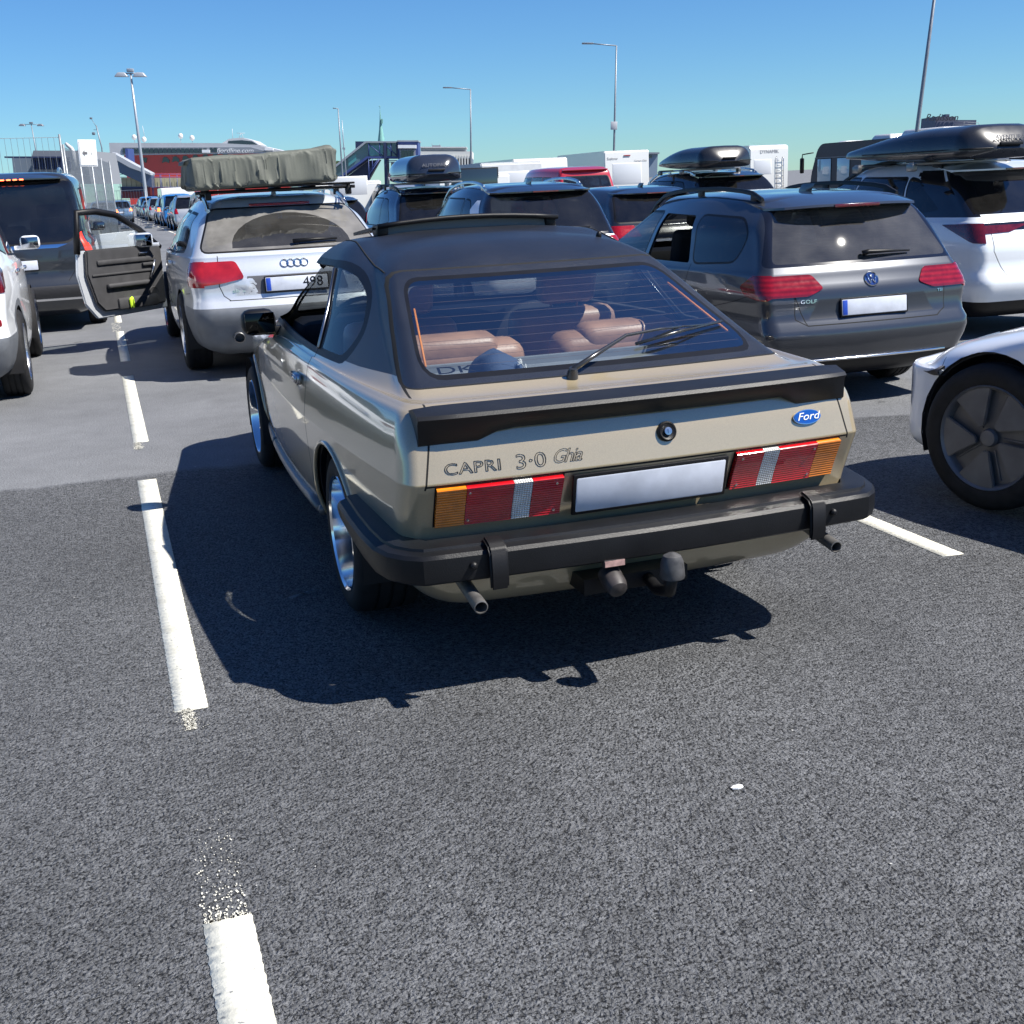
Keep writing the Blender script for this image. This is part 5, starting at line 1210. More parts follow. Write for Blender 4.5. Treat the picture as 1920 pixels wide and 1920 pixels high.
# ------------------------------------------------------------------ ground and markings
def ground_mat():
    m = bpy.data.materials.new('asphalt'); m.use_nodes = True; t = m.node_tree; b = t.nodes['Principled BSDF']; N = t.nodes.new; Lk = t.links.new
    ge = N('ShaderNodeNewGeometry'); sp = N('ShaderNodeSeparateXYZ'); Lk(ge.outputs['Position'], sp.inputs[0])
    def noise(sc, det=4, ro=.6): n = N('ShaderNodeTexNoise'); n.inputs['Scale'].default_value = sc; n.inputs['Detail'].default_value = det; n.inputs['Roughness'].default_value = ro; Lk(ge.outputs['Position'], n.inputs['Vector']); return n
    def vor(sc, f='F1'): n = N('ShaderNodeTexVoronoi'); n.inputs['Scale'].default_value = sc; n.feature = f; Lk(ge.outputs['Position'], n.inputs['Vector']); return n
    def mr(src, a, b_, c, d): n = N('ShaderNodeMapRange'); n.inputs[1].default_value = a; n.inputs[2].default_value = b_; n.inputs[3].default_value = c; n.inputs[4].default_value = d; Lk(src, n.inputs[0]); return n.outputs[0]
    def mt(op, a, b_):
        n = N('ShaderNodeMath'); n.operation = op
        for k, x in enumerate((a, b_)):
            if isinstance(x, (int, float)): n.inputs[k].default_value = x
            else: Lk(x, n.inputs[k])
        return n.outputs[0]
    wob = noise(2.2, 6); seam = mt('ADD', sp.outputs['Y'], mr(wob.outputs['Fac'], .3, .7, -.06, .06)); near = mr(mt('ADD', seam, mt('MULTIPLY', sp.outputs['X'], .05)), 3.62, 3.54, 0, 1)   # 1 = fresh coarse lay
    warp = N('ShaderNodeVectorMath'); warp.operation = 'ADD'; wn = noise(60, 3); ws = N('ShaderNodeVectorMath'); ws.operation = 'SCALE'; ws.inputs['Scale'].default_value = .012
    Lk(wn.outputs['Color'], ws.inputs[0]); Lk(ge.outputs['Position'], warp.inputs[0]); Lk(ws.outputs[0], warp.inputs[1])
    v1 = vor(100); Lk(warp.outputs[0], v1.inputs['Vector']); v1b = vor(60); Lk(warp.outputs[0], v1b.inputs['Vector'])
    pit = noise(105, 3, .6); pit2 = noise(52, 5, .65); big = noise(.7, 5, .6); mid = noise(6, 5, .6)
    vE = vor(88, 'DISTANCE_TO_EDGE'); Lk(warp.outputs[0], vE.inputs['Vector']); mk = noise(33, 4, .6)
    sc = N('ShaderNodeSeparateColor'); Lk(v1.outputs['Color'], sc.inputs[0])
    stone = mr(sc.outputs[0], 0, 1, .66, 1.34)
    pit_shade = mt('MULTIPLY', mt('MULTIPLY', mr(pit.outputs['Fac'], .39, .45, .12, 1), mr(pit2.outputs['Fac'], .36, .43, .25, 1)), mt('MAXIMUM', mr(vE.outputs['Distance'], .02, .08, .10, 1), mr(mk.outputs['Fac'], .46, .50, 0, 1)))  # shade in the pits and between stones, painted into the asphalt colour
    tone = mt('MULTIPLY', mr(big.outputs['Fac'], .3, .7, .82, 1.18), mr(mid.outputs['Fac'], .3, .7, .92, 1.08))
    base_n = mt('MULTIPLY', mt('MULTIPLY', stone, pit_shade), mt('MULTIPLY', tone, .119))
    base_f = mt('MULTIPLY', mr(pit.outputs['Fac'], .38, .56, .60, 1.15), mt('MULTIPLY', tone, .15))
    mx = N('ShaderNodeMix'); mx.data_type = 'FLOAT'; Lk(near, mx.inputs[0]); Lk(base_f, mx.inputs[2]); Lk(base_n, mx.inputs[3])
    # oil and wet stain near the right wheel, pale dust streaks
    st = N('ShaderNodeVectorMath'); st.operation = 'DISTANCE'; st.inputs[1].default_value = (2.02, .42, 0); Lk(ge.outputs['Position'], st.inputs[0])
    stain = mr(mt('ADD', st.outputs['Value'], mr(mid.outputs['Fac'], .3, .7, -.12, .12)), .10, .15, .35, 1)
    dr = vor(.85); Lk(warp.outputs[0], dr.inputs['Vector']); dr2 = vor(2.1); dm = noise(.5, 2)
    drip = mt('MULTIPLY', mr(mt('ADD', dr.outputs['Distance'], mr(mid.outputs['Fac'], .3, .7, -.02, .02)), .028, .045, .62, 1), mt('MAXIMUM', mr(dr2.outputs['Distance'], .012, .03, .7, 1), mr(dm.outputs['Fac'], .48, .52, 1, 0)))
    trk = noise(1.4, 4); xs_ = mt('ABSOLUTE', mt('SUBTRACT', mt('ABSOLUTE', sp.outputs['X'], 0), .72), 0); track = mt('MAXIMUM', mr(xs_, .05, .2, .90, 1), mr(trk.outputs['Fac'], .4, .6, .88, 1))
    val = mt('MULTIPLY', mt('MULTIPLY', mx.outputs[0], stain), mt('MULTIPLY', drip, track))
    cb = N('ShaderNodeCombineColor'); Lk(mt('MULTIPLY', val, .97), cb.inputs[0]); Lk(mt('MULTIPLY', val, 1.0), cb.inputs[1]); Lk(mt('MULTIPLY', val, 1.05), cb.inputs[2])
    Lk(cb.outputs[0], b.inputs['Base Color'])
    b.inputs['Roughness'].default_value = .75; b.inputs['Specular IOR Level'].default_value = .35
    h = mt('ADD', mt('MULTIPLY', mr(v1.outputs['Distance'], 0, .6, 1, 0), .6), mt('MULTIPLY', mt('ADD', pit2.outputs['Fac'], pit.outputs['Fac']), 1.2))
    hb = mt('MULTIPLY', h, mr(near, 0, 1, .22, 1)); bp = N('ShaderNodeBump'); bp.inputs['Strength'].default_value = 1.0; bp.inputs['Distance'].default_value = .009; Lk(hb, bp.inputs['Height']); Lk(bp.outputs[0], b.inputs['Normal'])
    return m
xs = [-2000, -200, -40, -10, -4, 0, 1.2] + [1.3+.2*k for k in range(1, 13)] + [4.2, 10, 40, 200, 2000]; ys = [-60, -20, -8, -3, 0, 4, 10, 20, 40, 100, 300, 900, 2500]
b = MB(); b.grid([[Vector((x, y, gz(x))) for x in xs] for y in ys]); g = b.build('ground', ground_mat(), None, recalc=False); tag(g, kind='structure')
def line_mat():
    m = bpy.data.materials.new('road paint'); m.use_nodes = True; t = m.node_tree; b = t.nodes['Principled BSDF']; N = t.nodes.new; Lk = t.links.new
    ge = N('ShaderNodeNewGeometry'); n = N('ShaderNodeTexNoise'); n.inputs['Scale'].default_value = 9; n.inputs['Detail'].default_value = 8; Lk(ge.outputs['Position'], n.inputs['Vector'])
    n2 = N('ShaderNodeTexNoise'); n2.inputs['Scale'].default_value = 70; n2.inputs['Detail'].default_value = 4; Lk(ge.outputs['Position'], n2.inputs['Vector'])
    cr_ = N('ShaderNodeValToRGB'); cr_.color_ramp.elements[0].position = .3; cr_.color_ramp.elements[0].color = (.55, .53, .44, 1); cr_.color_ramp.elements[1].position = .55; cr_.color_ramp.elements[1].color = (.70, .68, .58, 1)
    Lk(n.outputs['Fac'], cr_.inputs[0]); mm = N('ShaderNodeMix'); mm.data_type = 'RGBA'; mm.inputs['B'].default_value = (.25, .25, .24, 1); r_ = N('ShaderNodeMapRange'); r_.inputs[1].default_value = .37; r_.inputs[2].default_value = .30; Lk(n2.outputs['Fac'], r_.inputs[0])
    Lk(r_.outputs[0], mm.inputs['Factor']); Lk(cr_.outputs[0], mm.inputs['A']); Lk(mm.outputs['Result'], b.inputs['Base Color']); b.inputs['Roughness'].default_value = .6
    bp = N('ShaderNodeBump'); bp.inputs['Strength'].default_value = .6; bp.inputs['Distance'].default_value = .003; Lk(n2.outputs['Fac'], bp.inputs['Height']); Lk(bp.outputs[0], b.inputs['Normal']); return m
LM = line_mat()
def dash(b, x0, x1, y0, y1, step=.035, amp=.002, z=.0025):
    """thermoplastic bar with the small serrations a paint roller leaves"""
    n = max(4, int((y1-y0)/step)); A = []; B_ = []; random.seed(int(x0*100)+int(y0*10))
    for k in range(n*3+1):
        y = y0+(y1-y0)*k/(n*3); sx = 0 if y > 40 else amp*((k % 3)-1)*.8+random.uniform(-amp, amp)*.5
        A.append((x0+sx, y)); B_.append((x1+sx*.6+random.uniform(-amp, amp)*.3, y))
    m = 1 if (x1-x0) < .2 else 2
    V0 = [b.bm.verts.new((p[0], p[1], gz(p[0])+z)) for p in A]; V1 = [b.bm.verts.new((p[0], p[1], gz(p[0])+z)) for p in B_]
    W0 = [b.bm.verts.new((p[0], p[1], gz(p[0])+.0005)) for p in A]; W1 = [b.bm.verts.new((p[0], p[1], gz(p[0])+.0005)) for p in B_]
    for k in range(len(A)-1):
        b.bm.faces.new((V0[k], V1[k], V1[k+1], V0[k+1])); b.bm.faces.new((W0[k], V0[k], V0[k+1], W0[k+1])); b.bm.faces.new((V1[k], W1[k], W1[k+1], V1[k+1]))
    b.bm.faces.new((W0[0], W1[0], V1[0], V0[0]))
b = MB()
for i, (y0, y1) in enumerate(((-3.96, -.83), (.305, 3.53), (4.65, 7.77), (8.83, 11.68), (12.8, 15.7), (16.8, 19.9))): dash(b, -1.475+.012*i, -1.372+.008*i, y0, y1)
for i in range(20): dash(b, -1.43, -1.33, 21+4.1*i, 24+4.1*i, 1, 0)
o = b.build('lane_line', LM, None); tag(o, kind='structure')
b = MB(); dash(b, 1.50, 1.60, .52, 3.6); dash(b, 1.50, 1.60, 4.7, 7.7)
for i in range(24): dash(b, 1.72, 1.84, 8.8+4.1*i, 11.9+4.1*i, .5, 0)
o = b.build('lane_line', LM, None); tag(o, kind='structure')
# overspray pre-markings and roller drips
b = MB(); random.seed(5)
def blot(x, y, r, ax=1, ay=1, n=7):
    V = [b.bm.verts.new((x+r*ax*math.cos(t)*random.uniform(.7, 1.2), y+r*ay*math.sin(t)*random.uniform(.7, 1.2), gz(x)+.003)) for t in [2*math.pi*k/n for k in range(n)]]; b.bm.faces.new(V)
for k in range(420):
    x = random.gauss(-1.425, .013); y = random.uniform(.16, .315); blot(x, y, random.uniform(.001, .0035)*(1 if abs(x+1.425) < .018 else .5))
for k in range(260): blot(random.gauss(-1.425, .012), random.uniform(4.42, 4.65), random.uniform(.002, .005))
for k in range(240):
    t = random.random()**2.6; y = -.83+.50*t; x = random.choice([-1.468, -1.455, -1.44, -1.425, -1.41, -1.395, -1.383]) + random.gauss(0, .0035); blot(x, y, random.uniform(.0012, .003)*(1-t*.6), 1, random.uniform(1, 2.6))
for k in range(150):
    blot(-1.42+random.uniform(-.05, .05), random.uniform(11.7, 12.8), random.uniform(.004, .01))
o = b.build('paint_specks', LM, None); tag(o, kind='stuff', label='spray dots and drips of white road paint around the bars of the left lane line')
b = MB(); random.seed(21)
for k in range(170):
    x = random.uniform(-3.2, 2.6); y = random.uniform(-1.6, 7); blot(x, y, random.uniform(.0012, .0034)*(1 if y < 3 else 1.6), random.uniform(.6, 1.6), 1, 6)
o = b.build('stone_chips', mat('pale stone chip', (.42, .42, .40), .7), None); tag(o, kind='stuff', label='tiny pale stone chips strewn over the asphalt')
# worn streaks in the shade, a chip of white on the asphalt
b = MB(); random.seed(9)
for k in range(90): t = random.random(); blot(-.98+.13*t+random.uniform(-.01, .01), 1.19+.055*t+random.uniform(-.014, .014), random.uniform(.002, .006), 1.6, .8)
o = b.build('scuff_mark', mat('pale scuff', (.3, .3, .29), .8), None); tag(o, 'pale scuff on the asphalt in the shadow left of the gold coupe', 'scuff mark')
b = MB(); b.bm.verts.ensure_lookup_table(); blot(0, 0, .016, 1, .6, 9); 
for v in b.bm.verts: v.co.z = .003
b.prism([(.016, .002), (.008, .010), (-.010, .008), (-.016, -.003), (-.002, -.009), (.012, -.006)], .004); o = b.build('paint_chip', WHT, None); tag(o, 'single white chip lying on the open asphalt at lower right', 'paint chip'); o.location = (-.15, -.77, .002)

# ------------------------------------------------------------------ mesh fence beside the left lane
WIRE = GALV
def fence(x0, y0, x1, y1, h, label, dv, dh, posts, z0=.15, r=.003, frames=2):
    d = Vector((x1-x0, y1-y0, 0)); L = d.length; A = math.atan2(d.y, d.x); o = empty('mesh_fence', (x0, y0, 0), A, label, 'fence', 'mesh fence panels'); 
    b = MB(); n = int(L/dv)
    for k in range(n+1): x = L*k/n; b.tube([(x, 0, z0), (x, 0, h)], r, 4, False)
    m = int((h-z0)/dh)
    for k in range(m+1):
        z = z0+(h-z0)*k/m; b.tube([(0, .008, z), (L, .008, z)], r*1.4, 4, False)
    b.build('wire_mesh', WIRE, o)
    for k in range(posts+1):
        b = MB(); x = L*k/posts; b.tube([(x, 0, 0), (x, 0, h+.05)], .02, 8); b.box((x, 0, .05), (.5, .22, .1), bev=.02); b.build('post', GALV, o)
    return o
fence(-6.5, 19.2, -1.9, 20.0, 2.62, 'open galvanised mesh fence across the left lane, carrying a white sign', .10, .62, 4)
fence(-1.86, 20.05, -.95, 30.5, 2.45, 'galvanised mesh fence running away from us, seen almost edge on', .10, .2, 4)
fence(-1.2, 66, 1.2, 64, 2.0, 'small mesh fence in the distance left of the lamp post', .18, .4, 2, r=.008)
fence(4.5, 98, 10, 97, 2.2, 'small mesh fence in the distance right of the lamp post', .2, .4, 3, r=.01)
b = MB(); b.box((0, 0, 0), (.30, .025, .44), bev=.008); o = b.build('white_sign', WHT, None); tag(o, 'white sign with a dark arrow fixed to the mesh fence', 'sign')
b = MB(); b.box((-.0, -.015, 0), (.26, .006, .39)); b.build('sign_face', mat('sign face', (.7, .71, .68), .5), o)
b = MB(); Ms = Matrix(((1, 0, 0, 0), (0, 0, 1, -.0215), (0, 1, 0, 0), (0, 0, 0, 1))); b.prism([(-.09, 0), (-.05, .05), (-.055, .02), (-.01, .02), (-.01, -.02), (-.055, -.02), (-.05, -.05)], .003, Ms); b.build('arrow', mat('faded ink', (.12, .12, .13), .7), o)
text('sign_text', '1', .05, MATS['faded ink'], face_m((.06, -.0195, -.01), (0, -1, 0)), o)
o.location = (-1.47, 19.0, 2.30); o.rotation_euler = (0, R(2), R(10))
o = empty('back_of_road_sign', (-5.02, 24, 0), 0, 'pale ribbed back of a wide road sign on two posts above the dark van', 'sign')
b = MB()
for k in range(2): b.box((-.36+.72*k, 0, 2.36), (.66, .03, .44), bev=.01); b.box((-.36+.72*k, -.03, 2.46), (.62, .03, .03)); b.box((-.36+.72*k, -.03, 2.28), (.62, .03, .03))
b.build('sign_back', mat('cream sign back', (.55, .55, .44), .5), o)
b = MB(); b.tube([(0, -.04, 0), (0, -.04, 2.6)], .035, 8); b.build('post', GALV, o)
o.scale = (1.15, 1, 1)
b = MB(); b.box((0, 0, .52), (.60, .05, .90), bev=.015, rot=(.06, R(-3), 0)); b.box((0, .12, .05), (.5, .5, .1), bev=.03); o = b.build('white_board', mat('white plastic board', (.78, .79, .8), .5), None); tag(o, 'blank white board standing on the road, seen through the open car door window', 'barrier board'); o.location = (-1.14, 19.0, 0)

# ------------------------------------------------------------------ distance: harbour buildings, ferry, masts (each at its own range)
FW = Vector((-math.sin(YAW), math.cos(YAW), 0)); RT = Vector((math.cos(YAW), math.sin(YAW), 0)); UPV = Vector((0, 0, 1))
rt2 = RT*math.cos(ROLL)+UPV*math.sin(ROLL); up2 = UPV*math.cos(ROLL)-RT*math.sin(ROLL)
def far(o, u, v, z=0, turn=0):
    """u metres right of the view line, v metres out; the quay falls gently to the left, so things stand on its slope"""
    p = CAMPOS + rt2*(u+.0124*v) + FW*v + up2*(z-1.5)
    o.matrix_world = Matrix(((rt2.x, FW.x, up2.x, p.x), (rt2.y, FW.y, up2.y, p.y), (rt2.z, FW.z, up2.z, p.z), (0, 0, 0, 1))) @ Matrix.Rotation(turn, 4, 'Z'); return o
POLE = mat('lamp post steel', (.20, .22, .25), .45, metal=.4, var=.1); POLEL = mat('pale lamp post', (.33, .36, .4), .4, metal=.3)
def lamp_post(label, u, v, h, r0, lean, arm=0, heads=1, m=POLE, z0=-3, name='lamp_post', grp='lamp posts round the ferry yard', box=None):
    o = empty(name, label=label, cat='lamp post', group=grp); b = MB(); b.tube([(0, 0, z0), (0, 0, 0), (lean*.5, 0, h*.5), (lean, 0, h)], [r0, r0, r0*.8, r0*.55], 10); b.build('pole', m, o)
    if heads == 1:
        b = MB(); b.tube([(lean, 0, h), (lean-arm*.5, 0, h+.04*arm), (lean-arm*.75, 0, h+.06*arm)], r0*.45, 6); b.build('arm', m, o)
        b = MB(); b.box((lean-arm*.9, 0, h+.06*arm+.01), (arm*.36, .3, .09), bev=.03); b.build('lamp_head', m, o)
    elif heads > 1:
        b = MB(); b.tube([(lean-arm, 0, h), (lean+arm, 0, h)], r0*.4, 6); b.box((lean, 0, h+.3), (.7, .4, .35), bev=.06); b.build('arm', m, o)
        for s_ in (-1, 1): b = MB(); b.box((lean+s_*arm*.95, 0, h-.12), (1.5, .6, .45), bev=.1, taper=(.5, .6)); b.build('lamp_head', m, o)
    if box: b = MB(); b.box((lean*box/h-.05, -.12, box), (.42, .1, .5), bev=.01); q = b.build('small_sign', mat('sign grey', (.5, .5, .52), .5), o)
    far(o, u, v); return o
LP = [('tall twin-headed mast rising from the far queue at left', -39.0, 130, 12.4, .19, -.6, 1.0, 2, POLEL, None), ('slim lamp post with a short arm beside the stair tower', -16.3, 118, 8.3, .09, -.25, .45, 1, POLE, None),
      ('single-arm lamp post above the white office block', -3.35, 100, 8.75, .09, -.0, 2.05, 1, POLE, None), ('tall single-arm lamp post with a small sign box, right of the red camper', 6.65, 80, 9.95, .085, 0, 2.05, 1, POLE, 5.1),
      ('thick leaning post cut off by the top of the picture at right', 13.05, 40, 9.5, .075, .42, 1.5, 1, POLE, None), ('distant twin-headed mast over the road sign at far left', -99.8, 260, 13.2, .16, -1.0, 2.0, 2, POLE, None)]
for a in LP: lamp_post(*a[:9], box=a[9])
o = empty('camera_mast', label='thin mast with cameras and a floodlight left of the ferry', cat='mast'); b = MB(); b.tube([(0, 0, -3), (.0, 0, 7), (-.6, 0, 10.6)], .1, 6); b.build('pole', POLE, o)
b = MB(); b.tube([(-.6, 0, 10.4), (-1.25, 0, 11.5)], .04, 5); b.box((-1.35, 0, 11.7), (.4, .3, .3), bev=.05); b.tube([(-.5, 0, 9.9), (-1.1, 0, 9.9)], .04, 5); b.box((-1.15, 0, 9.3), (.5, .3, .45), bev=.1); b.build('floodlight', POLE, o); far(o, -68.2, 205)
o = empty('aerial_mast', label='slim pale aerial mast next to the stair tower', cat='mast'); b = MB(); b.tube([(0, 0, -2), (-.35, 0, 5.2), (-.4, 0, 7.1)], [.08, .05, .03], 6); b.box((-.33, 0, 4.6), (.25, .1, .18)); b.build('pole', POLEL, o); far(o, -15.4, 115)
# helper in photograph-scale units: q = metres per unit at range v
class Far:
    def __init__(s, name, label, cat, v): s.o = empty(name, label=label, cat=cat); s.v = v; s.ku = v*.4377e-3; s.kz = v*.4213e-3
    def u(s, x): return (x-960)*s.ku
    def z(s, y): return 1.5+(342-y)*s.kz
    def P(s, pts): return [(s.u(x), s.z(y)) for x, y in pts]
    def prism(s, pts, y0, d, name, m, parent=None):
        b = MB(); b.prism(s.P(pts), d, Matrix(((1, 0, 0, 0), (0, 0, 1, y0), (0, 1, 0, 0), (0, 0, 0, 1)))); b.bm.normal_update(); return b.build(name, m, parent or s.o, 30, recalc=True)
    def rects(s, L, y0, d, name, m, parent=None, one=True):
        if one:
            b = MB()
            for x0, y0_, x1, y1_ in L: b.box(((s.u(x0)+s.u(x1))/2, y0+d/2, (s.z(y0_)+s.z(y1_))/2), (abs(s.u(x1)-s.u(x0)), d, abs(s.z(y0_)-s.z(y1_))))
            return b.build(name, m, parent or s.o)
        for q in L: s.rects([q], y0, d, name, m, parent)
    def bars(s, L, y0, w, name, m, parent=None):
        b = MB()
        for x0, y0_, x1, y1_ in L: b.tube([(s.u(x0), y0, s.z(y0_)), (s.u(x1), y0, s.z(y1_))], w*s.ku, 5)
        return b.build(name, m, parent or s.o)
    def done(s): far(s.o, 0, s.v); return s.o
# ferry
FR = mat('ferry red', (.6, .045, .035), .4, coat=.4, var=.12, vscale=.1); FG = mat('ferry grey', (.45, .46, .48), .45, var=.05, vscale=.2); FDG = mat('ferry mid grey', (.22, .24, .27), .4); FW_ = mat('ferry dark glazing', (.015, .02, .03), .1, coat=1)
f = Far('ferry', 'big red and grey fast catamaran ferry with white radomes, moored behind the queue at left', 'ferry', 430)
f.prism([(238, 290), (516, 283), (556, 290), (540, 360), (244, 400)], 1.0, 22, 'hull', FR)
f.prism([(214, 268.5), (417, 268.5), (486, 272), (540, 284), (600, 300), (588, 306), (516, 287), (238, 291.5), (214, 288)], 0, 24, 'superstructure', FG)
f.prism([(238, 277), (475, 276), (505, 284), (238, 289)], -.3, .4, 'window_band', FDG)
f.rects([(240+k*8.2, 278.5, 246.6+k*8.2, 287) for k in range(19)] + [(400, 277, 405, 285), (407, 277, 413, 285)], -.6, .3, 'deck_window', FW_, one=False)
for k in range(7):
    x = 308+k*18.6; f.prism([(x, 305.5-k*1.3), (x+3, 295-k*1.3), (x+9, 294.5-k*1.3), (x+14.5, 300-k*1.3), (x+13, 306-k*1.3), (x+8, 303-k*1.3)], .6, .5, 'hull_window', FW_)
f.prism([(272, 296), (281, 296), (279, 305), (276, 305)], .6, .5, 'hull_window', FW_)
f.prism([(414, 270), (431, 260), (455, 257.5), (475, 263), (488, 271.5)], 4, 14, 'bridge', FG); f.prism([(429, 270), (430, 264), (455, 262.5), (474, 264.5), (484, 270.5)], 3.8, .3, 'bridge_window', FW_)
f.bars([(436, 262, 436, 241), (448, 258, 452, 249), (456, 258, 453, 249), (444, 249, 459, 249), (338, 268, 339, 258), (252, 268, 252, 258), (270, 268, 270, 261), (360, 268, 360, 258), (272, 260, 269, 236)], 6, .45, 'mast', FG)
for x, y in ((252, 257), (270, 261), (339, 254.5), (360, 258)):
    b = MB(); rr_ = 4.6*f.ku; b.lathe([(rr_*math.cos(math.pi*k/10)*1.1, max(.001, rr_*math.sin(math.pi*k/10))) for k in range(11)], Matrix.Translation((f.u(x), 6, f.z(y))) @ Matrix.Rotation(math.pi/2, 4, 'Y'), 18); b.build('radome', WM, f.o, 60)
text('ferry_lettering', 'fjordline.com', 2.1, WHT, face_m((f.u(446), -.45, f.z(282.5)), (0, -1, 0)), f.o, shear=.25, wx=1.15, ext=.05)
f.rects([(386, 281, 400, 286.5), (502, 278, 517, 282)], -1.2, 1.5, 'lifeboat', WHT, one=False)
f.done()
# covered gangway and blue linkspan in front of it
BLS = mat('blue steel', (.035, .06, .2), .5, var=.1); TEAL = mat('teal glazing', (.05, .22, .25), .1, coat=1); DBL = mat('navy cladding', (.02, .03, .08), .5)
f = Far('gangway', 'blue steel gangway with sloping covered stair in front of the ferry', 'gangway', 240)
f.prism([(213, 286), (218, 286), (256, 308), (286, 324), (286, 328), (248, 314), (213, 293)], 0, 3, 'covered_stair', mat('gangway roof grey', (.35, .37, .4), .5))
f.prism([(213, 293), (248, 314), (286, 328), (286, 352), (262, 340), (215, 318)], .4, 2.2, 'stair_cladding', mat('gangway smoked glazing', (.05, .07, .14), .25, coat=.5))
f.rects([(222, 333, 350, 350.5)], 3, 1, 'cream_panel', mat('cream panels', (.42, .38, .25), .6, var=.15, vscale=.4))
f.rects([(220, 351, 352, 372)], 3, 2, 'ramp_wall', mat('dull red steel', (.2, .03, .03), .5, var=.5, vscale=.3)); f.rects([(222, 351, 262, 359)], 2.6, .5, 'control_box', DBL)
f.rects([(234, 278, 239, 320)], 3, 4, 'blue_tower', BLS)
f.bars([(218, 326.5, 350, 326), (218, 350.5, 352, 350.5), (218, 332, 350, 331.5)] + [(x, 326, x, 372) for x in (222, 262, 282, 284, 298, 300, 316, 330, 338, 345)] + [(x, 351, x+9, 370) for x in range(300, 345, 9)], 2, .55, 'truss', BLS)
f.bars([(x, 333, x, 350) for x in range(232, 350, 9)], 2.8, .3, 'panel_joint', mat('joint brown', (.1, .09, .06), .7)); f.done()
# stair tower of the terminal bridge
f = Far('stair_tower', "blue and glass stair tower with a long sloping covered flight, left of white office", 'stair tower', 135)
RF = mat('grey flashing', (.28, .31, .34), .45); SMK = mat('smoked stair glazing', (.06, .11, .15), .12, coat=1, var=.3, vscale=.5)
f.prism([(622, 318), (689, 266.5), (692, 266.5), (692, 294), (690, 295), (622, 343)], .1, 3, 'sloping_flight', SMK)
f.prism([(619, 318), (688, 264.5), (749, 264.5), (749, 267.5), (690, 267.5), (621, 321)], -.3, 3.8, 'sloping_roof', RF)
f.prism([(620, 342), (690, 292.5), (749, 292.5), (749, 296), (692, 296), (620, 347)], -.25, 3.6, 'bottom_beam', BLS)
f.rects([(692, 267.5, 749, 292.5)], .2, 3, 'glazed_gallery', SMK); f.rects([(694, 272, 720, 291)], .0, .15, 'teal_pane', TEAL); f.rects([(728, 271, 735, 291)], .0, .15, 'teal_pane', TEAL); f.prism([(655, 297), (670, 288), (670, 300), (655, 311)], 0, .12, 'teal_pane', TEAL)
f.rects([(722, 267, 727, 345), (745, 267, 750, 293)], -.35, 3, 'column', DBL)
f.rects([(668, 264.5, 689, 279)], .6, 3, 'dark_cabin', DBL); f.rects([(749, 263.5, 786, 303)], -.6, 4, 'lift_head', BLS); f.rects([(748, 263, 787, 265.5)], -.9, 4.6, 'lift_roof', RF); f.rects([(750, 272, 783, 278)], -1.4, 1, 'white_canopy', WHT)
f.rects([(752, 280, 781, 300)], -1.0, .4, 'cabin_frame', FDG); f.rects([(755+6*k, 282, 760+6*k, 298) for k in range(4)], -1.1, .15, 'cabin_pane', FW_, one=False)
f.bars([(694, 270, 720, 292), (728, 275, 747, 292), (693, 296, 693, 345), (712, 296, 694, 320), (714, 297, 680, 345), (724, 300, 750, 300), (724, 303, 785, 303), (785, 303, 785, 330), (700, 296, 700, 320)] + [(x, 267, x, 293) for x in (694, 714, 735)], -.2, .8, 'steel_brace', BLS)
f.rects([(730, 303, 786, 330)], 3, 2, 'pale_wall', mat('pale hall wall', (.5, .5, .5), .6)); f.prism([(628, 345), (690, 300), (712, 298), (684, 345)], 1.5, 1.5, 'dark_undercroft', DBL); f.done()
# church spire
f = Far('church_spire', 'slender green copper church spire above the stair tower', 'church spire', 620)
CU = mat('green copper', (.16, .36, .33), .55, var=.25, vscale=.15); b = MB()
x0, x1, xm, zt, zb_ = f.u(710.5), f.u(724.5), f.u(716.5), f.z(203), f.z(266); q = (x1-x0)/2; xc = (x0+x1)/2
b.loft([[Vector((xc+(xm-xc)*t+q*(1-t)*k*math.cos(a), q*(1-t)*k*math.sin(a), zb_+(zt-zb_)*t)) for a in [math.pi/8+math.pi/4*i for i in range(8)]] for t, k in ((-.3, 1.05), (0, 1), (.35, .78), (.62, .66), (.93, .9), (.99, 1))]); b.build('spire', CU, f.o, 20)
f.bars([(716.5, 205, 716, 199), (714.5, 201, 718, 201)], 0, .35, 'finial', CU); f.rects([(718.5, 224, 721.5, 232)], -2, 2, 'turret', CU); f.done()
# white office block and others
f = Far('office_block', 'white office block with vertical fins right of the stair tower', 'office building', 360)
OW = mat('office white', (.62, .62, .58), .6, var=.05, vscale=.1); f.rects([(786, 283, 886, 296)], 0, 20, 'upper_wall', OW); f.rects([(786, 296, 886, 340)], 1.2, 18, 'glazed_wall', mat('office glazing', (.12, .15, .2), .3, var=.5, vscale=.3))
f.rects([(788+5.2*k, 290, 790.6+5.2*k, 318) for k in range(19)], -.2, 1.4, 'wall_fin', OW, one=False); f.rects([(826, 299, 858, 302), (826, 309, 886, 311.5), (826, 317, 886, 340), (786, 319, 886, 340)], .2, 1, 'spandrel', OW)
f.rects([(789, 275, 874, 282)], 3, 12, 'penthouse', FDG); f.rects([(788, 274, 875, 276)], 2, 14, 'penthouse_roof', FG); f.rects([(810, 271, 826, 275)], 4, 4, 'plant_room', FDG); f.bars([(810, 272, 809.5, 267), (824, 272, 824, 268)], 5, .4, 'aerial', FDG); f.done()
f = Far('hotel_roof', 'dark hotel rooftop with a script sign, peeping above the black roof box at right', 'hotel', 480)
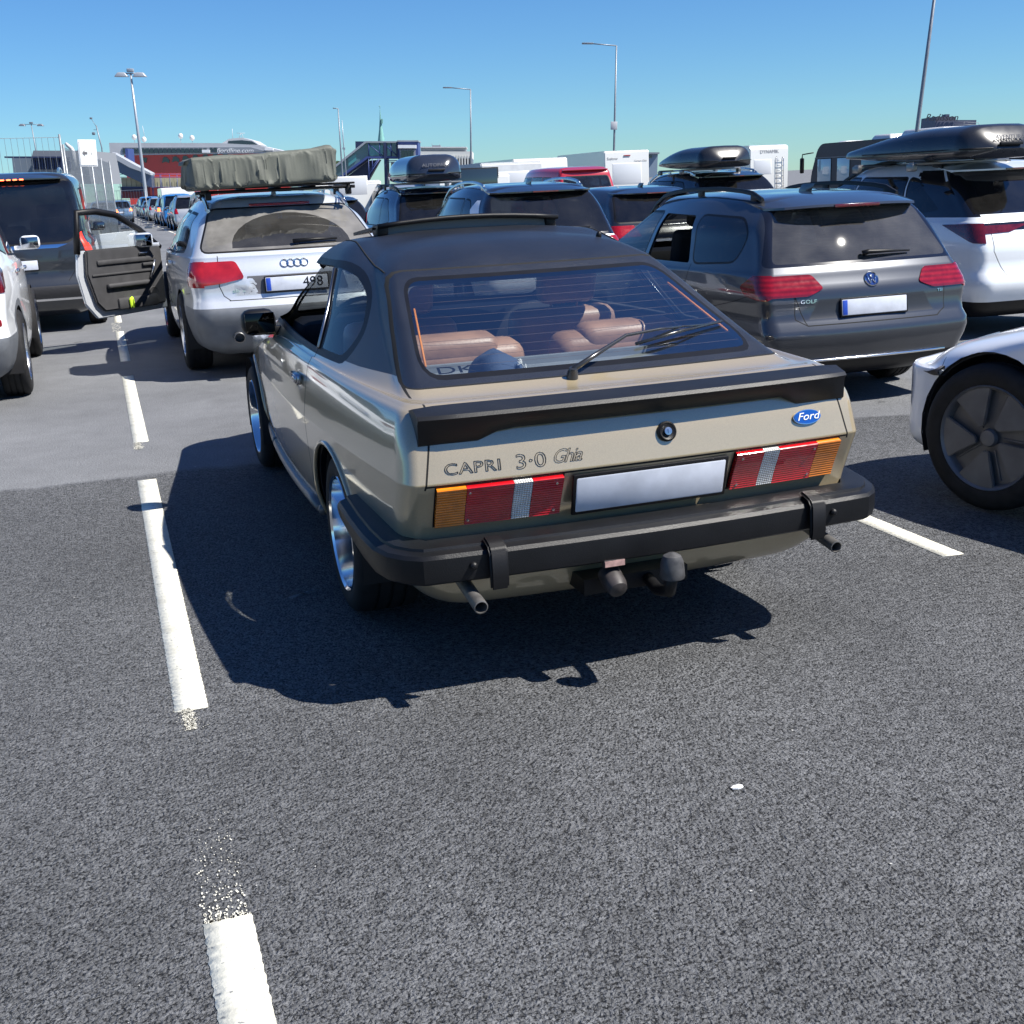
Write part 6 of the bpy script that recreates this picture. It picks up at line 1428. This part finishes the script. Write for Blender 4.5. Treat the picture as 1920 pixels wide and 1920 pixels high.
f.rects([(1746, 217, 1784, 262)], 0, 16, 'plant_room', mat('slate cladding', (.07, .08, .13), .6)); f.rects([(1768, 212, 1775, 219)], 2, 4, 'lift_motor_room', MATS['slate cladding']); f.rects([(1780, 222, 1830, 262)], 4, 20, 'main_block', MATS['slate cladding'])
f.bars([(1783, 226, 1828, 228), (1783, 231, 1828, 232), (1800, 226, 1800, 236), (1828, 228, 1828, 236)], 0, .4, 'roof_railing', FDG); text('hotel_sign', 'Radisson', 3.6, mat('sign black', (.02, .02, .03), .5), face_m((f.u(1756), -.6, f.z(219)), (0, -1, 0)), f.o, shear=.3, ext=.1); f.done()
f = Far('harbour_hall', 'grey flat-roofed hall in the distance between the red camper and the motorhome', 'hall', 300); f.rects([(1160, 286, 1232, 330)], 0, 15, 'wall', mat('hall blue grey', (.2, .26, .33), .6)); f.rects([(1158, 284, 1234, 287)], -1, 17, 'roof', FDG); f.rects([(1170+9*k, 290, 1176+9*k, 294) for k in range(6)], -.2, .3, 'window', FW_, one=False); f.done()
f = Far('terminal_shed', 'grey louvred terminal building behind the mesh fence at left', 'terminal building', 150)
f.prism([(67, 300), (73, 283), (168, 283), (175, 345), (67, 345)], 0, 12, 'upper_wall', mat('shed grey', (.2, .21, .23), .6)); f.rects([(20, 296, 70, 345)], 2, 10, 'low_wall', mat('shed blue grey', (.16, .2, .25), .6))
f.rects([(22, 294, 128, 297)], -.6, 1.2, 'eaves', DBL); f.rects([(72+5*k, 295, 75+5*k, 318) for k in range(14)], -.25, .25, 'louvre', DBL, one=False); f.done()
f = Far('exhaust_stack', 'bent pale exhaust stack beside the white fence sign', 'chimney', 90); b = MB(); b.tube([(f.u(x), 0, f.z(y)) for x, y in ((146, 320), (146, 285), (144, 279), (137, 273), (134, 269))], [.2, .17, .15, .13, .09], 10); b.build('pipe', mat('stack grey', (.42, .43, .44), .5), f.o); f.done()
f = Far('tree_clump', 'small dark green trees at the foot of the stair tower flight', 'trees', 330)
random.seed(4); b = MB(); 
for k in range(500):
    a = random.random()*6.28; rr_ = random.random()**.5; x = f.u(638)+rr_*math.cos(a)*12*f.ku; z = f.z(312)+rr_*math.sin(a)*9*f.kz*(1-.3*math.cos(a)); s_ = random.uniform(.25, .6); n_ = Vector((random.uniform(-1, 1), random.uniform(-1, 1), random.uniform(-1, 1))).normalized(); t_ = n_.orthogonal().normalized()*s_; q_ = n_.cross(t_); c_ = Vector((x, random.uniform(-2, 2), z))
    b.bm.faces.new([b.bm.verts.new(c_+t_), b.bm.verts.new(c_+q_), b.bm.verts.new(c_-t_), b.bm.verts.new(c_-q_)])
b.build('crown', mat('far foliage', (.035, .06, .02), .8, var=.4, vscale=.6), f.o); b = MB(); b.tube([(f.u(638), 0, -4), (f.u(638), 0, f.z(314))], .4, 6); b.build('trunk', mat('bark', (.05, .04, .03), .8), f.o); f.done()
f = Far('red_roofed_house', 'small house with a red tiled roof beyond the end of the bundle', 'house', 340); f.prism([(616, 312), (621, 305), (627, 306), (632, 313)], 0, 8, 'roof', mat('red tiles', (.4, .07, .04), .7)); f.rects([(617, 313, 631, 330)], .5, 7, 'wall', OW); f.done()
